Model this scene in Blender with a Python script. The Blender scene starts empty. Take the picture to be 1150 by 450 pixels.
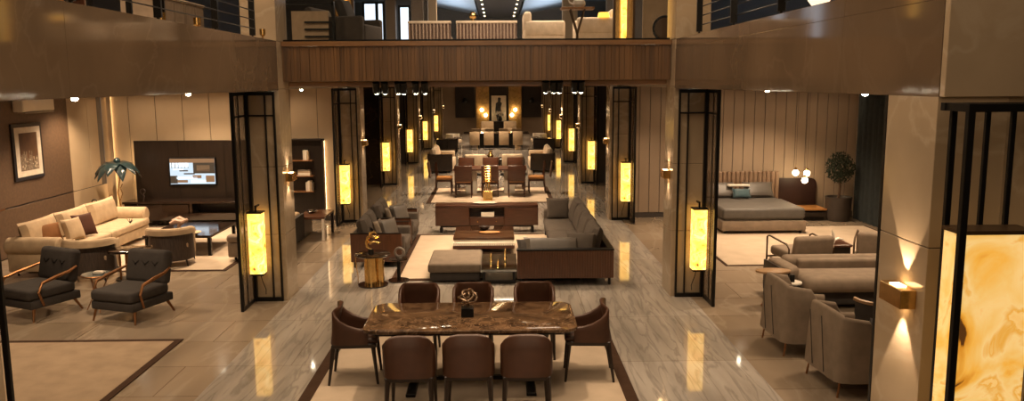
import bpy, bmesh, math, random
from mathutils import Vector, Matrix, Euler
PI = math.pi
R = math.radians
random.seed(7)
S = bpy.context.scene
COL = S.collection

# ------------------------------------------------------------------ camera
P_, YW, RO = R(8.29), R(0.94), R(0.35)
fw = Vector((math.sin(YW)*math.cos(P_), math.cos(YW)*math.cos(P_), -math.sin(P_)))
rt = fw.cross(Vector((0, 0, 1))).normalized()
up = rt.cross(fw)
r2 = rt*math.cos(RO) - up*math.sin(RO)
u2 = up*math.cos(RO) + rt*math.sin(RO)
cam = bpy.data.objects.new('camera', bpy.data.cameras.new('camera'))
COL.objects.link(cam)
cam.matrix_world = Matrix.Translation((0, 0, 3.2)) @ Matrix((r2, u2, -fw)).transposed().to_4x4()
cam.data.sensor_width = 36
cam.data.lens = 913/1150*36
cam.data.clip_end = 200
S.camera = cam

# ------------------------------------------------------------------ world, exposure
w = bpy.data.worlds.new('world'); S.world = w; w.use_nodes = True
w.node_tree.nodes['Background'].inputs[0].default_value = (0.55, 0.66, 0.80, 1)
w.node_tree.nodes['Background'].inputs[1].default_value = 1.0
S.view_settings.view_transform = 'Standard'
S.view_settings.look = 'None'
S.view_settings.gamma = 1
S.view_settings.exposure = 0.68
S.view_settings.use_curve_mapping = False

# ------------------------------------------------------------------ lamps of the building (ceiling downlights), plus added fill lights
WARM = (1.0, 0.725, 0.475)
def area(x, y, z, power, sx=.4, sy=.4, color=WARM, rot=(0, 0, 0), spread=120):
    l = bpy.data.lights.new('ceiling_or_fill_light', 'AREA'); l.energy = power; l.color = color
    l.shape = 'RECTANGLE'; l.size = sx; l.size_y = sy; l.spread = R(spread)
    o = bpy.data.objects.new('ceiling_or_fill_light', l); o.location = (x, y, z); o.rotation_euler = rot; COL.objects.link(o)
    return o
def spot(x, y, z, power, ang=60, blend=.6, color=WARM, rot=(0, 0, 0), size=.04):
    l = bpy.data.lights.new('spot_light', 'SPOT'); l.energy = power; l.color = color
    l.spot_size = R(ang); l.spot_blend = blend; l.shadow_soft_size = size
    o = bpy.data.objects.new('spot_light', l); o.location = (x, y, z); o.rotation_euler = rot; COL.objects.link(o)
    return o
# void ceiling downlights high over the nave
for (x, y, p, a) in ((-.3, 8.2, 620, 36), (-2.3, 9.8, 260, 44), (1.8, 7.2, 260, 44), (-.3, 4.6, 200, 60), (1.9, 10.3, 200, 44)):
    spot(x, y, 7.3, p, a, .8, size=.1)
area(-.3, 6.5, 7.35, 190, 4, 8, spread=170)  # added broad fill that brightens the gallery edges, not a fixture
area(-.3, -2.5, 5.2, 70, 5, 2.5, rot=(R(75), 0, 0), spread=170)  # added fill from behind the camera, no lamp hangs there
# lower floor rooms
NAVE = [(y, p) for y, p in ((13.4, 44), (15.6, 50), (18.2, 45), (21.0, 50), (24.0, 80), (27.5, 55), (30.5, 60), (34.5, 60), (38.5, 75), (43, 80), (47.5, 60))]
for y, p in NAVE:
    area(-.3, y, 3.12, p, 1.6, .5, spread=110)
for (x, y, p) in ((-5.2, 8.6, 40), (-6.2, 11.6, 34), (-5.2, 14.8, 60), (-7.4, 15.2, 66), (-8.3, 17.0, 46), (-4.3, 17.3, 30), (-6.6, 17.7, 40)):
    spot(x, y, 3.04, p*4.6, 130, .7, size=.1)
for (x, y, p) in ((4.6, 9.0, 26), (4.8, 11.8, 36), (5.7, 15.2, 66), (5.9, 17.4, 44), (3.5, 17.3, 22), (6.8, 13.0, 30)):
    spot(x, y, 3.04, p*4.6, 130, .7, size=.1)
for s in (-1, 1):
    for y, p in ((22, 14), (29, 22), (36, 22), (43, 26), (49, 20)):
        area(s*5.2-.3, y, 3.05, p, .8, .8, spread=140)
area(-6.6, 18.3, 3.05, 14, 4.4, .2, rot=(R(12), 0, 0), spread=140)  # added wash light that lifts the left back wall
area(5.8, 18.3, 3.05, 5, 4.6, .2, rot=(R(12), 0, 0), spread=140)  # same added wash for the right back wall
# upper floor
for (x, y, p) in ((-.2, 17.0, 80), (1.8, 16.2, 50), (-3.2, 16.0, 10), (3.2, 15.0, 12), (0, 26, 160), (0, 36, 120)):
    area(x, y, 6.4, p, 1.6, 1.6, color=(1, .78, .58), spread=170)
for sx in (-1, 1): area(.1+sx*2.4, 36, 5.6, 110, 1.2, 10, color=(.72, .85, 1), rot=(PI, 0, 0), spread=170)  # added cool uplights that brighten the coffers
for s in (-1, 1):
    area(s*5.2-.3, 9, 6.4, 120 if s < 0 else 40, 1, 4, spread=160)

# ------------------------------------------------------------------ materials
def N(nt, t, **k):
    n = nt.nodes.new(t)
    for a, b in k.items(): setattr(n, a, b)
    return n
MATS = {}
def mat(name, col, rough=.5, metal=0, var=.12, scale=8, stretch=(1, 1, 1), bump=0, bscale=60, coat=0, emit=0, ecol=None, alpha=1, spec=.5, detail=4):
    if name in MATS: return MATS[name]
    m = bpy.data.materials.new(name); m.use_nodes = True; MATS[name] = m
    nt = m.node_tree; b = nt.nodes['Principled BSDF']
    tc = N(nt, 'ShaderNodeTexCoord'); mp = N(nt, 'ShaderNodeMapping'); mp.inputs['Scale'].default_value = stretch
    nt.links.new(tc.outputs['Object'], mp.inputs[0])
    no = N(nt, 'ShaderNodeTexNoise'); no.inputs['Scale'].default_value = scale; no.inputs['Detail'].default_value = detail
    nt.links.new(mp.outputs[0], no.inputs['Vector'])
    cr = N(nt, 'ShaderNodeValToRGB')
    cr.color_ramp.elements[0].position = .3; cr.color_ramp.elements[1].position = .7
    cr.color_ramp.elements[0].color = (*[max(0, c*(1-var)) for c in col], 1)
    cr.color_ramp.elements[1].color = (*[min(1, c*(1+var)) for c in col], 1)
    nt.links.new(no.outputs['Fac'], cr.inputs[0]); nt.links.new(cr.outputs[0], b.inputs['Base Color'])
    b.inputs['Roughness'].default_value = rough; b.inputs['Metallic'].default_value = metal
    b.inputs['Coat Weight'].default_value = coat; b.inputs['Coat Roughness'].default_value = .08
    b.inputs['Specular IOR Level'].default_value = spec
    if emit:
        b.inputs['Emission Color'].default_value = (*(ecol or col), 1); b.inputs['Emission Strength'].default_value = emit
    if alpha < 1: b.inputs['Alpha'].default_value = alpha
    if bump:
        n2 = N(nt, 'ShaderNodeTexNoise'); n2.inputs['Scale'].default_value = bscale; n2.inputs['Detail'].default_value = 3
        nt.links.new(mp.outputs[0], n2.inputs['Vector'])
        bp = N(nt, 'ShaderNodeBump'); bp.inputs['Strength'].default_value = bump; bp.inputs['Distance'].default_value = .01
        nt.links.new(n2.outputs['Fac'], bp.inputs['Height']); nt.links.new(bp.outputs[0], b.inputs['Normal'])
    return m

def marble(name, base, vein, rough=.12, scale=1.2, rot=(0, 0, 0), stretch=(1, 1, 1), vw=.05, tile=None, tilecol=(.2, .15, .1), dist=.6, amount=.8, tilerot=(0, 0, 0), mix2=None, spec=.5):
    m = bpy.data.materials.new(name); m.use_nodes = True; MATS[name] = m
    nt = m.node_tree; b = nt.nodes['Principled BSDF']; L = nt.links.new
    tc = N(nt, 'ShaderNodeTexCoord'); mp = N(nt, 'ShaderNodeMapping')
    mp.inputs['Scale'].default_value = stretch; mp.inputs['Rotation'].default_value = rot
    L(tc.outputs['Object'], mp.inputs[0])
    nz = N(nt, 'ShaderNodeTexNoise'); nz.inputs['Scale'].default_value = scale; nz.inputs['Detail'].default_value = 8
    nz.inputs['Distortion'].default_value = dist; L(mp.outputs[0], nz.inputs['Vector'])
    ab = N(nt, 'ShaderNodeMath', operation='SUBTRACT'); L(nz.outputs['Fac'], ab.inputs[0]); ab.inputs[1].default_value = .5
    a2 = N(nt, 'ShaderNodeMath', operation='ABSOLUTE'); L(ab.outputs[0], a2.inputs[0])
    cr = N(nt, 'ShaderNodeValToRGB'); cr.color_ramp.elements[0].position = 0; cr.color_ramp.elements[1].position = vw
    cr.color_ramp.elements[0].color = (amount, amount, amount, 1); cr.color_ramp.elements[1].color = (0, 0, 0, 1)
    L(a2.outputs[0], cr.inputs[0])
    n2 = N(nt, 'ShaderNodeTexNoise'); n2.inputs['Scale'].default_value = scale*.7; n2.inputs['Detail'].default_value = 5
    L(mp.outputs[0], n2.inputs['Vector'])
    c2 = N(nt, 'ShaderNodeValToRGB'); c2.color_ramp.elements[0].position = .35; c2.color_ramp.elements[1].position = .65
    c2.color_ramp.elements[0].color = (*[c*.8 for c in base], 1); c2.color_ramp.elements[1].color = (*(mix2 or [min(1, c*1.15) for c in base]), 1)
    L(n2.outputs['Fac'], c2.inputs[0])
    mx = N(nt, 'ShaderNodeMixRGB'); L(cr.outputs[0], mx.inputs[0]); L(c2.outputs[0], mx.inputs[1]); mx.inputs[2].default_value = (*vein, 1)
    out = mx.outputs[0]
    if tile:
        bt = N(nt, 'ShaderNodeTexBrick'); bt.offset = .5
        m3 = N(nt, 'ShaderNodeMapping'); L(tc.outputs['Object'], m3.inputs[0]); m3.inputs['Rotation'].default_value = tilerot
        L(m3.outputs[0], bt.inputs['Vector'])
        bt.inputs['Scale'].default_value = 1; bt.inputs['Brick Width'].default_value = tile[0]; bt.inputs['Row Height'].default_value = tile[1]
        bt.inputs['Mortar Size'].default_value = .006; bt.inputs['Mortar Smooth'].default_value = .1
        bt.inputs['Color1'].default_value = (1, 1, 1, 1); bt.inputs['Color2'].default_value = (.80, .78, .74, 1); bt.inputs['Mortar'].default_value = (*tilecol, 1)
        mm = N(nt, 'ShaderNodeMixRGB', blend_type='MULTIPLY'); mm.inputs[0].default_value = 1
        L(out, mm.inputs[1]); L(bt.outputs[0], mm.inputs[2]); out = mm.outputs[0]
    L(out, b.inputs['Base Color']); b.inputs['Roughness'].default_value = rough
    b.inputs['Specular IOR Level'].default_value = spec
    return m

def onyx_mat(name, strength, scale, big=False):
    m = bpy.data.materials.new(name); m.use_nodes = True; MATS[name] = m
    nt = m.node_tree; b = nt.nodes['Principled BSDF']; L = nt.links.new
    tc = N(nt, 'ShaderNodeTexCoord'); mp = N(nt, 'ShaderNodeMapping'); mp.inputs['Rotation'].default_value = (0, .5, 0)
    L(tc.outputs['Object'], mp.inputs[0])
    nz = N(nt, 'ShaderNodeTexNoise'); nz.inputs['Scale'].default_value = scale; nz.inputs['Detail'].default_value = 6; nz.inputs['Distortion'].default_value = 1.6
    L(mp.outputs[0], nz.inputs['Vector'])
    cr = N(nt, 'ShaderNodeValToRGB'); e = cr.color_ramp.elements
    e[0].position = .27; e[0].color = (.16, .06, .012, 1)
    e[1].position = .75; e[1].color = (1, .55, .10, 1)
    for p, c in ((.31, (.10, .035, .006, 1)), (.34, (.75, .32, .03, 1)), (.42, (.95, .48, .07, 1)), (.5, (1, .60, .14, 1)), (.535, (.80, .34, .03, 1)), (.56, (1, .64, .18, 1)), (.64, (1, .70, .26, 1))):
        k = e.new(p); k.color = c
    if big:
        while len(e) > 2: e.remove(e[1])
        e[0].position = .315; e[0].color = (.10, .035, .008, 1); e[1].position = .80; e[1].color = (.72, .30, .03, 1)
        for p, c in ((.335, (.70, .27, .02, 1)), (.40, (.95, .48, .07, 1)), (.47, (.95, .58, .16, 1)), (.53, (1, .66, .24, 1)), (.575, (.85, .42, .06, 1)), (.59, (1, .62, .20, 1)), (.68, (.90, .46, .08, 1))):
            k = e.new(p); k.color = c
    L(nz.outputs['Fac'], cr.inputs[0])
    L(cr.outputs[0], b.inputs['Base Color']); L(cr.outputs[0], b.inputs['Emission Color'])
    b.inputs['Emission Strength'].default_value = strength; b.inputs['Roughness'].default_value = .25
    return m

M_floor = marble('nave_marble', (.40, .36, .315), (.17, .15, .135), rough=.055, scale=2.6, rot=(0, 0, R(-38)), stretch=(2.6, .30, 1), vw=.05, amount=.5, mix2=(.45, .41, .36), tile=(2.4, 1.8), tilecol=(.6, .55, .5))
M_tile = marble('beige_tile', (.30, .235, .17), (.40, .33, .25), rough=.16, scale=.8, rot=(0, 0, R(-42)), stretch=(1.6, .5, 1), vw=.03, amount=.5, tile=(1.8, .9), tilecol=(.45, .38, .32))
M_fascia = marble('fascia_marble', (.150, .103, .064), (.19, .135, .088), rough=.07, scale=1.1, rot=(R(30), 0, 0), stretch=(1, 1, 1), vw=.02, amount=.4, spec=.6)
M_colm = marble('column_marble', (.42, .32, .21), (.52, .42, .30), rough=.10, scale=1.3, rot=(0, R(30), 0), vw=.03, amount=.5)
M_emp = marble('brown_table_marble', (.050, .027, .014), (.26, .16, .09), rough=.06, scale=9, vw=.035, amount=.75, mix2=(.16, .09, .045), dist=1.0)
M_stone = marble('dark_stone', (.045, .03, .02), (.09, .055, .03), rough=.12, scale=2.2, vw=.04)
M_goldstone = marble('gold_stone', (.42, .24, .07), (.22, .12, .03), rough=.35, scale=4, vw=.05)
M_onyx = onyx_mat('onyx_lantern', 1.5, 5)
M_onyxbig = onyx_mat('onyx_block', .46, 2.1, True)
M_black = mat('black_metal', (.010, .009, .008), .35, .3, spec=.3)
M_gold = mat('brass', (.78, .50, .18), .22, 1, scale=20)
M_copper = mat('copper', (.33, .16, .07), .5, 1)
M_brownwall = mat('brown_wall', (.10, .058, .032), .55, stretch=(1, .3, .3), scale=60, var=.15)
M_cream = mat('cream_panel', (.40, .30, .19), .6, var=.04, scale=2)
M_creamd = mat('taupe_panel', (.30, .22, .15), .6, var=.05, scale=2)
M_dkwood = mat('dark_veneer', (.016, .0095, .006), .35, stretch=(1, 1, .1), scale=30, var=.3)
M_lacq = mat('dark_lacquer', (.020, .011, .007), .10, var=.2, coat=.5)
M_redwood = mat('walnut_gloss', (.055, .019, .008), .34, stretch=(1, 1, 14), scale=5, var=.35, coat=.1)
M_redwoodv = mat('walnut_side', (.085, .033, .015), .28, stretch=(14, 14, 1), scale=5, var=.3, coat=.2)
M_fasw = mat('wood_fascia', (.125, .062, .022), .32, stretch=(14, 1, .5), scale=1.2, var=.4, detail=2)
M_fascap = mat('wood_cap', (.20, .10, .038), .3, stretch=(1, 8, 8), scale=3, var=.2)
M_leather = mat('brown_leather', (.062, .024, .011), .42, var=.15, bump=.08, bscale=200)
M_dkleg = mat('dark_leg_wood', (.022, .013, .009), .35)
M_greyf = mat('grey_fabric', (.074, .060, .048), .85, bump=.3, bscale=300, spec=.2)
M_greyd = mat('charcoal_fabric', (.052, .045, .040), .85, bump=.3, bscale=300, spec=.2)
M_taupef = mat('taupe_fabric', (.16, .125, .092), .85, bump=.3, bscale=300, spec=.2)
M_beigef = mat('beige_fabric', (.42, .31, .195), .85, bump=.25, bscale=250, spec=.2)
M_greige = mat('greige_fabric', (.235, .180, .130), .85, bump=.25, bscale=250, spec=.2)
M_creamf = mat('cream_fabric', (.62, .50, .36), .8, bump=.2, bscale=250, spec=.2)
M_rust = mat('rust_cushion', (.20, .085, .028), .75, bump=.2, spec=.2)
M_rustd = mat('dark_rust_cushion', (.06, .022, .012), .75, bump=.2, spec=.2)
M_rug = mat('cream_rug', (.50, .40, .295), .95, bump=.5, bscale=180, var=.08, scale=3, spec=.1)
M_rugb = mat('rug_border', (.055, .030, .018), .9, bump=.4, bscale=180, spec=.1)
M_rugd = mat('taupe_rug', (.34, .25, .165), .95, bump=.5, bscale=180, var=.12, scale=4, spec=.1)
M_white = mat('white_stuff', (.72, .66, .56), .45, var=.03)
M_teal = mat('teal_glaze', (.012, .030, .034), .30, var=.3, coat=.4)
M_bed = mat('bed_grey', (.085, .076, .066), .6, bump=.15, bscale=20, var=.1)
M_satin = mat('satin_grey', (.080, .067, .054), .45, bump=.15, bscale=25)
M_curt = mat('curtain_blue', (.045, .052, .052), .85, spec=.1)
M_leaf = mat('dark_leaf', (.018, .028, .016), .6, spec=.2)
M_soil = mat('planter', (.05, .038, .030), .5)
M_mirror = mat('smoked_mirror', (.55, .60, .64), .04, 1, var=.3, scale=3)
M_sil = mat('polished_steel', (.6, .58, .55), .12, 1)
M_page = mat('paper', (.60, .52, .42), .7)
M_orange = mat('orange_top', (.34, .15, .04), .4)
M_plastic = mat('white_plastic', (.68, .60, .48), .4, var=.02)
M_globe = mat('globe_glow', (1, .85, .62), .3, emit=14, ecol=(1, .74, .42))
M_lens = mat('lamp_lens', (1, .95, .85), .3, emit=40, ecol=(1, .86, .62))
M_warmlens = mat('sconce_lens', (1, .8, .5), .3, emit=9, ecol=(1, .62, .28))
M_led = mat('led_strip', (1, .8, .5), .3, emit=10, ecol=(1, .66, .34))
M_sky = mat('daylight_glass', (.7, .8, .9), .2, emit=1.5, ecol=(.60, .70, .82), var=.02)
M_bronze = mat('bronze_frame', (.10, .06, .03), .4, .6)
M_slatlight = mat('slat_cream', (.30, .21, .145), .7)
M_slatdark = mat('slat_brown', (.11, .06, .038), .7)
M_ceil = mat('ceiling_paint', (.30, .24, .17), .8, var=.03)
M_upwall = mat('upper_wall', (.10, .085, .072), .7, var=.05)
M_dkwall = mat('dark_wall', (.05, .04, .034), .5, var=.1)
M_bluegl = mat('blue_lacquer', (.06, .10, .115), .12, coat=.4)
M_glass = bpy.data.materials.new('clear_glass'); M_glass.use_nodes = True
_b = M_glass.node_tree.nodes['Principled BSDF']
_b.inputs['Base Color'].default_value = (.02, .03, .03, 1); _b.inputs['Roughness'].default_value = .02
_b.inputs['Alpha'].default_value = .07
M_gauze = mat('bronze_gauze', (.16, .11, .065), .6, alpha=.55, stretch=(1, 1, 1), scale=120, var=.2)

# ------------------------------------------------------------------ mesh helpers
class MB:
    def __init__(s): s.v = []; s.f = []; s.mi = []
    def add(s, vs, fs, mi=0, M=None):
        n = len(s.v)
        s.v += [tuple(M @ Vector(v)) if M else tuple(v) for v in vs]
        s.f += [tuple(i+n for i in f) for f in fs]; s.mi += [mi]*len(fs)
        return s
    def frombm(s, bm, mi=0, M=None):
        bm.verts.ensure_lookup_table(); bm.verts.index_update()
        s.add([v.co.copy() for v in bm.verts], [[v.index for v in f.verts] for f in bm.faces], mi, M); bm.free(); return s
    def box(s, x0, x1, y0, y1, z0, z1, bev=0, seg=2, mi=0, M=None):
        bm = bmesh.new(); bmesh.ops.create_cube(bm, size=1)
        bmesh.ops.scale(bm, vec=(abs(x1-x0), abs(y1-y0), abs(z1-z0)), verts=bm.verts)
        bmesh.ops.translate(bm, vec=((x0+x1)/2, (y0+y1)/2, (z0+z1)/2), verts=bm.verts)
        if bev:
            bev = min(bev, .49*min(abs(x1-x0), abs(y1-y0), abs(z1-z0)))
            bmesh.ops.bevel(bm, geom=bm.edges[:]+bm.verts[:], offset=bev, segments=seg, profile=.5, affect='EDGES')
        return s.frombm(bm, mi, M)
    def cyl(s, x, y, z0, z1, r0, r1=None, n=16, mi=0, M=None):
        r1 = r0 if r1 is None else r1
        return s.lathe([(0, z0), (r0, z0), (r1, z1), (0, z1)], x, y, n, mi, M)
    def lathe(s, prof, x=0, y=0, n=20, mi=0, M=None):
        vs = []; fs = []
        for r, z in prof:
            for k in range(n):
                a = 2*PI*k/n; vs.append((x+max(r, .0004)*math.cos(a), y+max(r, .0004)*math.sin(a), z))
        for i in range(len(prof)-1):
            for k in range(n):
                k2 = (k+1) % n; fs.append((i*n+k, i*n+k2, (i+1)*n+k2, (i+1)*n+k))
        return s.add(vs, fs, mi, M)
    def tube(s, pts, r, n=8, mi=0, closed=False, flat=1, M=None):
        pts = [Vector(p) for p in pts]; m = len(pts)
        rr = r if isinstance(r, (list, tuple)) else [r]*m
        vs = []; fs = []; pn = None
        for i, p in enumerate(pts):
            a = pts[(i-1) % m] if (closed or i > 0) else p
            b = pts[(i+1) % m] if (closed or i < m-1) else p
            t = (b-a).normalized()
            if pn is None:
                ref = Vector((0, 0, 1)) if abs(t.z) < .9 else Vector((1, 0, 0))
                nn = t.cross(ref).normalized()
            else:
                nn = (pn - t*pn.dot(t)).normalized()
            pn = nn; bb = t.cross(nn)
            for k in range(n):
                an = 2*PI*(k+.5)/n; vs.append(p + nn*rr[i]*math.cos(an) + bb*rr[i]*flat*math.sin(an))
        for i in range(m if closed else m-1):
            j = (i+1) % m
            for k in range(n):
                k2 = (k+1) % n; fs.append((i*n+k, i*n+k2, j*n+k2, j*n+k))
        if not closed:
            fs.append(tuple(range(n-1, -1, -1))); fs.append(tuple((m-1)*n+k for k in range(n)))
        return s.add(vs, fs, mi, M)
    def ball(s, x, y, z, rx, ry=None, rz=None, mi=0, e=1.0, M=None, nu=18, nv=12):
        ry = rx if ry is None else ry; rz = rx if rz is None else rz
        def pw(c): return math.copysign(abs(c)**e, c)
        vs = []; fs = []
        for i in range(nv+1):
            ph = -PI/2+PI*i/nv
            for k in range(nu):
                th = 2*PI*k/nu
                vs.append((x+rx*pw(math.cos(ph))*pw(math.cos(th)), y+ry*pw(math.cos(ph))*pw(math.sin(th)), z+rz*pw(math.sin(ph))))
        for i in range(nv):
            for k in range(nu):
                k2 = (k+1) % nu; fs.append((i*nu+k, i*nu+k2, (i+1)*nu+k2, (i+1)*nu+k))
        return s.add(vs, fs, mi, M)
    def prism(s, poly, z0, z1, bev=0, mi=0, M=None, seg=2):
        bm = bmesh.new(); vs = [bm.verts.new((x, y, z0)) for x, y in poly]; f = bm.faces.new(vs)
        r = bmesh.ops.extrude_face_region(bm, geom=[f])
        bmesh.ops.translate(bm, vec=(0, 0, z1-z0), verts=[v for v in r['geom'] if isinstance(v, bmesh.types.BMVert)])
        bmesh.ops.recalc_face_normals(bm, faces=bm.faces[:])
        if bev: bmesh.ops.bevel(bm, geom=bm.edges[:]+bm.verts[:], offset=bev, segments=seg, profile=.5, affect='EDGES')
        return s.frombm(bm, mi, M)
    def pillow(s, W, H, T, M=None, mi=0, n=10, pinch=.16):
        vs = []; fs = []
        for side in (1, -1):
            for i in range(n+1):
                for j in range(n+1):
                    u = -1+2*i/n; v = -1+2*j/n
                    th = (max(0, 1-u**4)*max(0, 1-v**4))**.5
                    k = 1-pinch*(1-abs(u)**2)*0.5*abs(v)**3; k2 = 1-pinch*(1-abs(v)**2)*0.5*abs(u)**3
                    vs.append((u*W/2*k2, side*(T/2*th+.004), v*H/2*k))
        o = (n+1)**2
        for i in range(n):
            for j in range(n):
                a = i*(n+1)+j; fs.append((a, a+1, a+n+2, a+n+1)); fs.append((o+a, o+a+n+1, o+a+n+2, o+a+1))
        ring = [i*(n+1) for i in range(n+1)] + [n*(n+1)+j for j in range(1, n+1)] + [i*(n+1)+n for i in range(n-1, -1, -1)] + [j for j in range(n-1, 0, -1)]
        for a, b in zip(ring, ring[1:]+ring[:1]): fs.append((a, b, o+b, o+a))
        return s.add(vs, fs, mi, M)
    def shell(s, plan, zb, zt, th, lean=0, mi=0, M=None, rnd=4):
        """upright curved back: plan = list of (x,y); outward normal is to the right of travel; zb, zt, lean lists or numbers"""
        m = len(plan); g = lambda q, i: q[i] if isinstance(q, (list, tuple)) else q
        vs = []; fs = []
        for i, (x, y) in enumerate(plan):
            a = plan[max(0, i-1)]; b = plan[min(m-1, i+1)]
            t = Vector((b[0]-a[0], b[1]-a[1], 0)).normalized(); nn = Vector((t.y, -t.x, 0))
            z0, z1, l, h = g(zb, i), g(zt, i), g(lean, i), g(th, i)/2
            sec = [(h, z0), (h, z0*.66+z1*.34), (h, z0*.33+z1*.67), (h, z1-h)]
            for q in range(1, rnd): sec.append((h*math.cos(PI*q/rnd), z1-h+h*math.sin(PI*q/rnd)))
            sec += [(-h, z1-h), (-h, z0*.33+z1*.67), (-h, z0*.66+z1*.34), (-h, z0)]
            for d, z in sec:
                k = (z-z0)/max(1e-6, z1-z0)
                vs.append(Vector((x, y, z)) + nn*(d+l*k))
        c = len(vs)//m
        for i in range(m-1):
            for k in range(c):
                k2 = (k+1) % c; fs.append((i*c+k, (i+1)*c+k, (i+1)*c+k2, i*c+k2))
        fs.append(tuple(range(c))); fs.append(tuple((m-1)*c+k for k in range(c-1, -1, -1)))
        return s.add(vs, fs, mi, M)
    def build(s, name, mats, parent=None, loc=(0, 0, 0), rotz=0, sharp=35, flat=False):
        me = bpy.data.meshes.new(name); me.from_pydata(s.v, [], s.f)
        mats = mats if isinstance(mats, (list, tuple)) else [mats]
        for m in mats: me.materials.append(m)
        me.polygons.foreach_set('material_index', s.mi)
        bm = bmesh.new(); bm.from_mesh(me); bmesh.ops.recalc_face_normals(bm, faces=bm.faces[:]); bm.to_mesh(me); bm.free()
        if not flat:
            me.polygons.foreach_set('use_smooth', [True]*len(me.polygons)); me.set_sharp_from_angle(angle=R(sharp))
        me.update()
        o = bpy.data.objects.new(name, me); COL.objects.link(o); o.location = loc; o.rotation_euler = (0, 0, rotz)
        if parent: o.parent = parent
        return o
def tag(o, label=None, cat=None, group=None, kind=None):
    if label: o['label'] = label
    if cat: o['category'] = cat
    if group: o['group'] = group
    if kind: o['kind'] = kind
    return o
def thing(name, label, cat, loc=(0, 0, 0), rz=0, group=None):
    o = bpy.data.objects.new(name, None); COL.objects.link(o); o.location = loc; o.rotation_euler = (0, 0, rz)
    o.empty_display_size = .1
    return tag(o, label, cat, group)
KIDS = {}
def dup(o, loc=None, rz=None, label=None, group=None, scale=None):
    kids = [c for c in COL.objects if c.parent == o]
    c = o.copy(); COL.objects.link(c)
    if loc is not None: c.location = loc
    if rz is not None: c.rotation_euler = (0, 0, rz)
    if scale: c.scale = scale
    if label: c['label'] = label
    if group: c['group'] = group
    for k in kids:
        d = dup(k); d.parent = c
    return c
def st(name, mb, m, **k): return tag(mb.build(name, m, **k), kind='structure')
def T(x=0, y=0, z=0, rx=0, ry=0, rz=0): return Matrix.Translation((x, y, z)) @ Euler((rx, ry, rz)).to_matrix().to_4x4()
def arc(cx, cy, r, a0, a1, n, ry=None):
    ry = ry or r
    return [(cx+r*math.cos(R(a0+(a1-a0)*i/n)), cy+ry*math.sin(R(a0+(a1-a0)*i/n))) for i in range(n+1)]
def rrect(w, d, r, n=6):
    p = []
    for cx, cy, a in ((w/2-r, d/2-r, 0), (-w/2+r, d/2-r, 90), (-w/2+r, -d/2+r, 180), (w/2-r, -d/2+r, 270)):
        p += [(cx+r*math.cos(R(a+90*i/n)), cy+r*math.sin(R(a+90*i/n))) for i in range(n+1)]
    return p

# ================================================================== SETTING
XL, XR = -3.15, 2.56            # inner faces of the two colonnades
WL, WR = -9.15, 8.42            # outer walls
DECK = 3.8
CEIL = 3.22
st('floor', MB().box(XL+.02, XR+.3, -4, 51, -.12, 0), M_floor)
st('floor', MB().box(WL-.2, XL+.02, -4, 51, -.12, 0), M_tile)
st('floor', MB().box(XR+.3, WR+.2, -4, 51, -.12, 0), M_tile)
# nave floor on the right has a beige margin between marble and column line handled by the strip edge
ROWS = [11.85, 18.7, 25.6, 32.5, 39.4, 46.3]
def column(x0, x1, y0, y1, z0=0, z1=6.9):
    mb = MB(); z = z0
    for h in (1.0, 1.0, 1.12, .68, 1.2, 1.9):
        zz = min(z+h, z1)
        if zz-z > .02: mb.box(x0, x1, y0, y1, z, zz-.004, .004, 1)
        z = zz
    return st('column', mb, M_colm)
for i, y in enumerate(ROWS):
    top = 6.9 if i == 0 else 3.1
    column(XL-.5, XL, y, y+.6, 0, top)
    column(XR, XR+.5, y, y+.6, 0, top)
# near piers
column(XL-.6, XL, 4.4, 5.0, 0, 3.1)
st('wall_right_pier', MB().box(XR, XR+.42, 4.72, 5.33, 0, 2.2, .003, 1).box(XR, XR+.42, 4.72, 5.33, 2.205, 3.1, .003, 1), M_colm)
st('trim_30', MB().box(XR-.004, XR+.03, 5.332, 5.36, 0, 3.1), M_black)
st('wall_right_return', MB().box(XR+.424, XR+4.5, 4.76, 5.3, 0, 3.1, .003, 1), M_colm)
# gallery edges (fascias) of polished marble
def fascia(name, xa, xb, segs, capx0, capx1):
    mb = MB()
    for a, b in segs:
        if capx0 == xa: mb.box(xa, xb, a, b-.002, 3.1, DECK, .0015, 1)
        else: mb.box(xa, xb, a, b-.002, 3.1, 3.66, .0015, 1); mb.box(capx0, capx1, a, b-.002, 3.661, DECK, .003, 1)
    return st(name, mb, M_fascia)
fascia('trim_1', XL-.3, XL, [(4.2, 6.1), (6.1, 8.3), (8.3, 10.2), (10.2, 11.84)], XL-.3, XL)
fascia('trim_2', XR, XR+.3, [(4.72, 6.1), (6.1, 8.4), (8.4, 10.2), (10.2, 11.84)], XR+.006, XR+.3)
st('trim_3', MB().box(XR+.002, XR+4.5, 4.66, 4.715, 3.1, 5.2, .003, 1).box(XR+.32, XR+4.5, 4.72, 5.0, 3.1, 5.2, .003, 1), M_colm)  # lighter column marble stands in for light on this return
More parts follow.
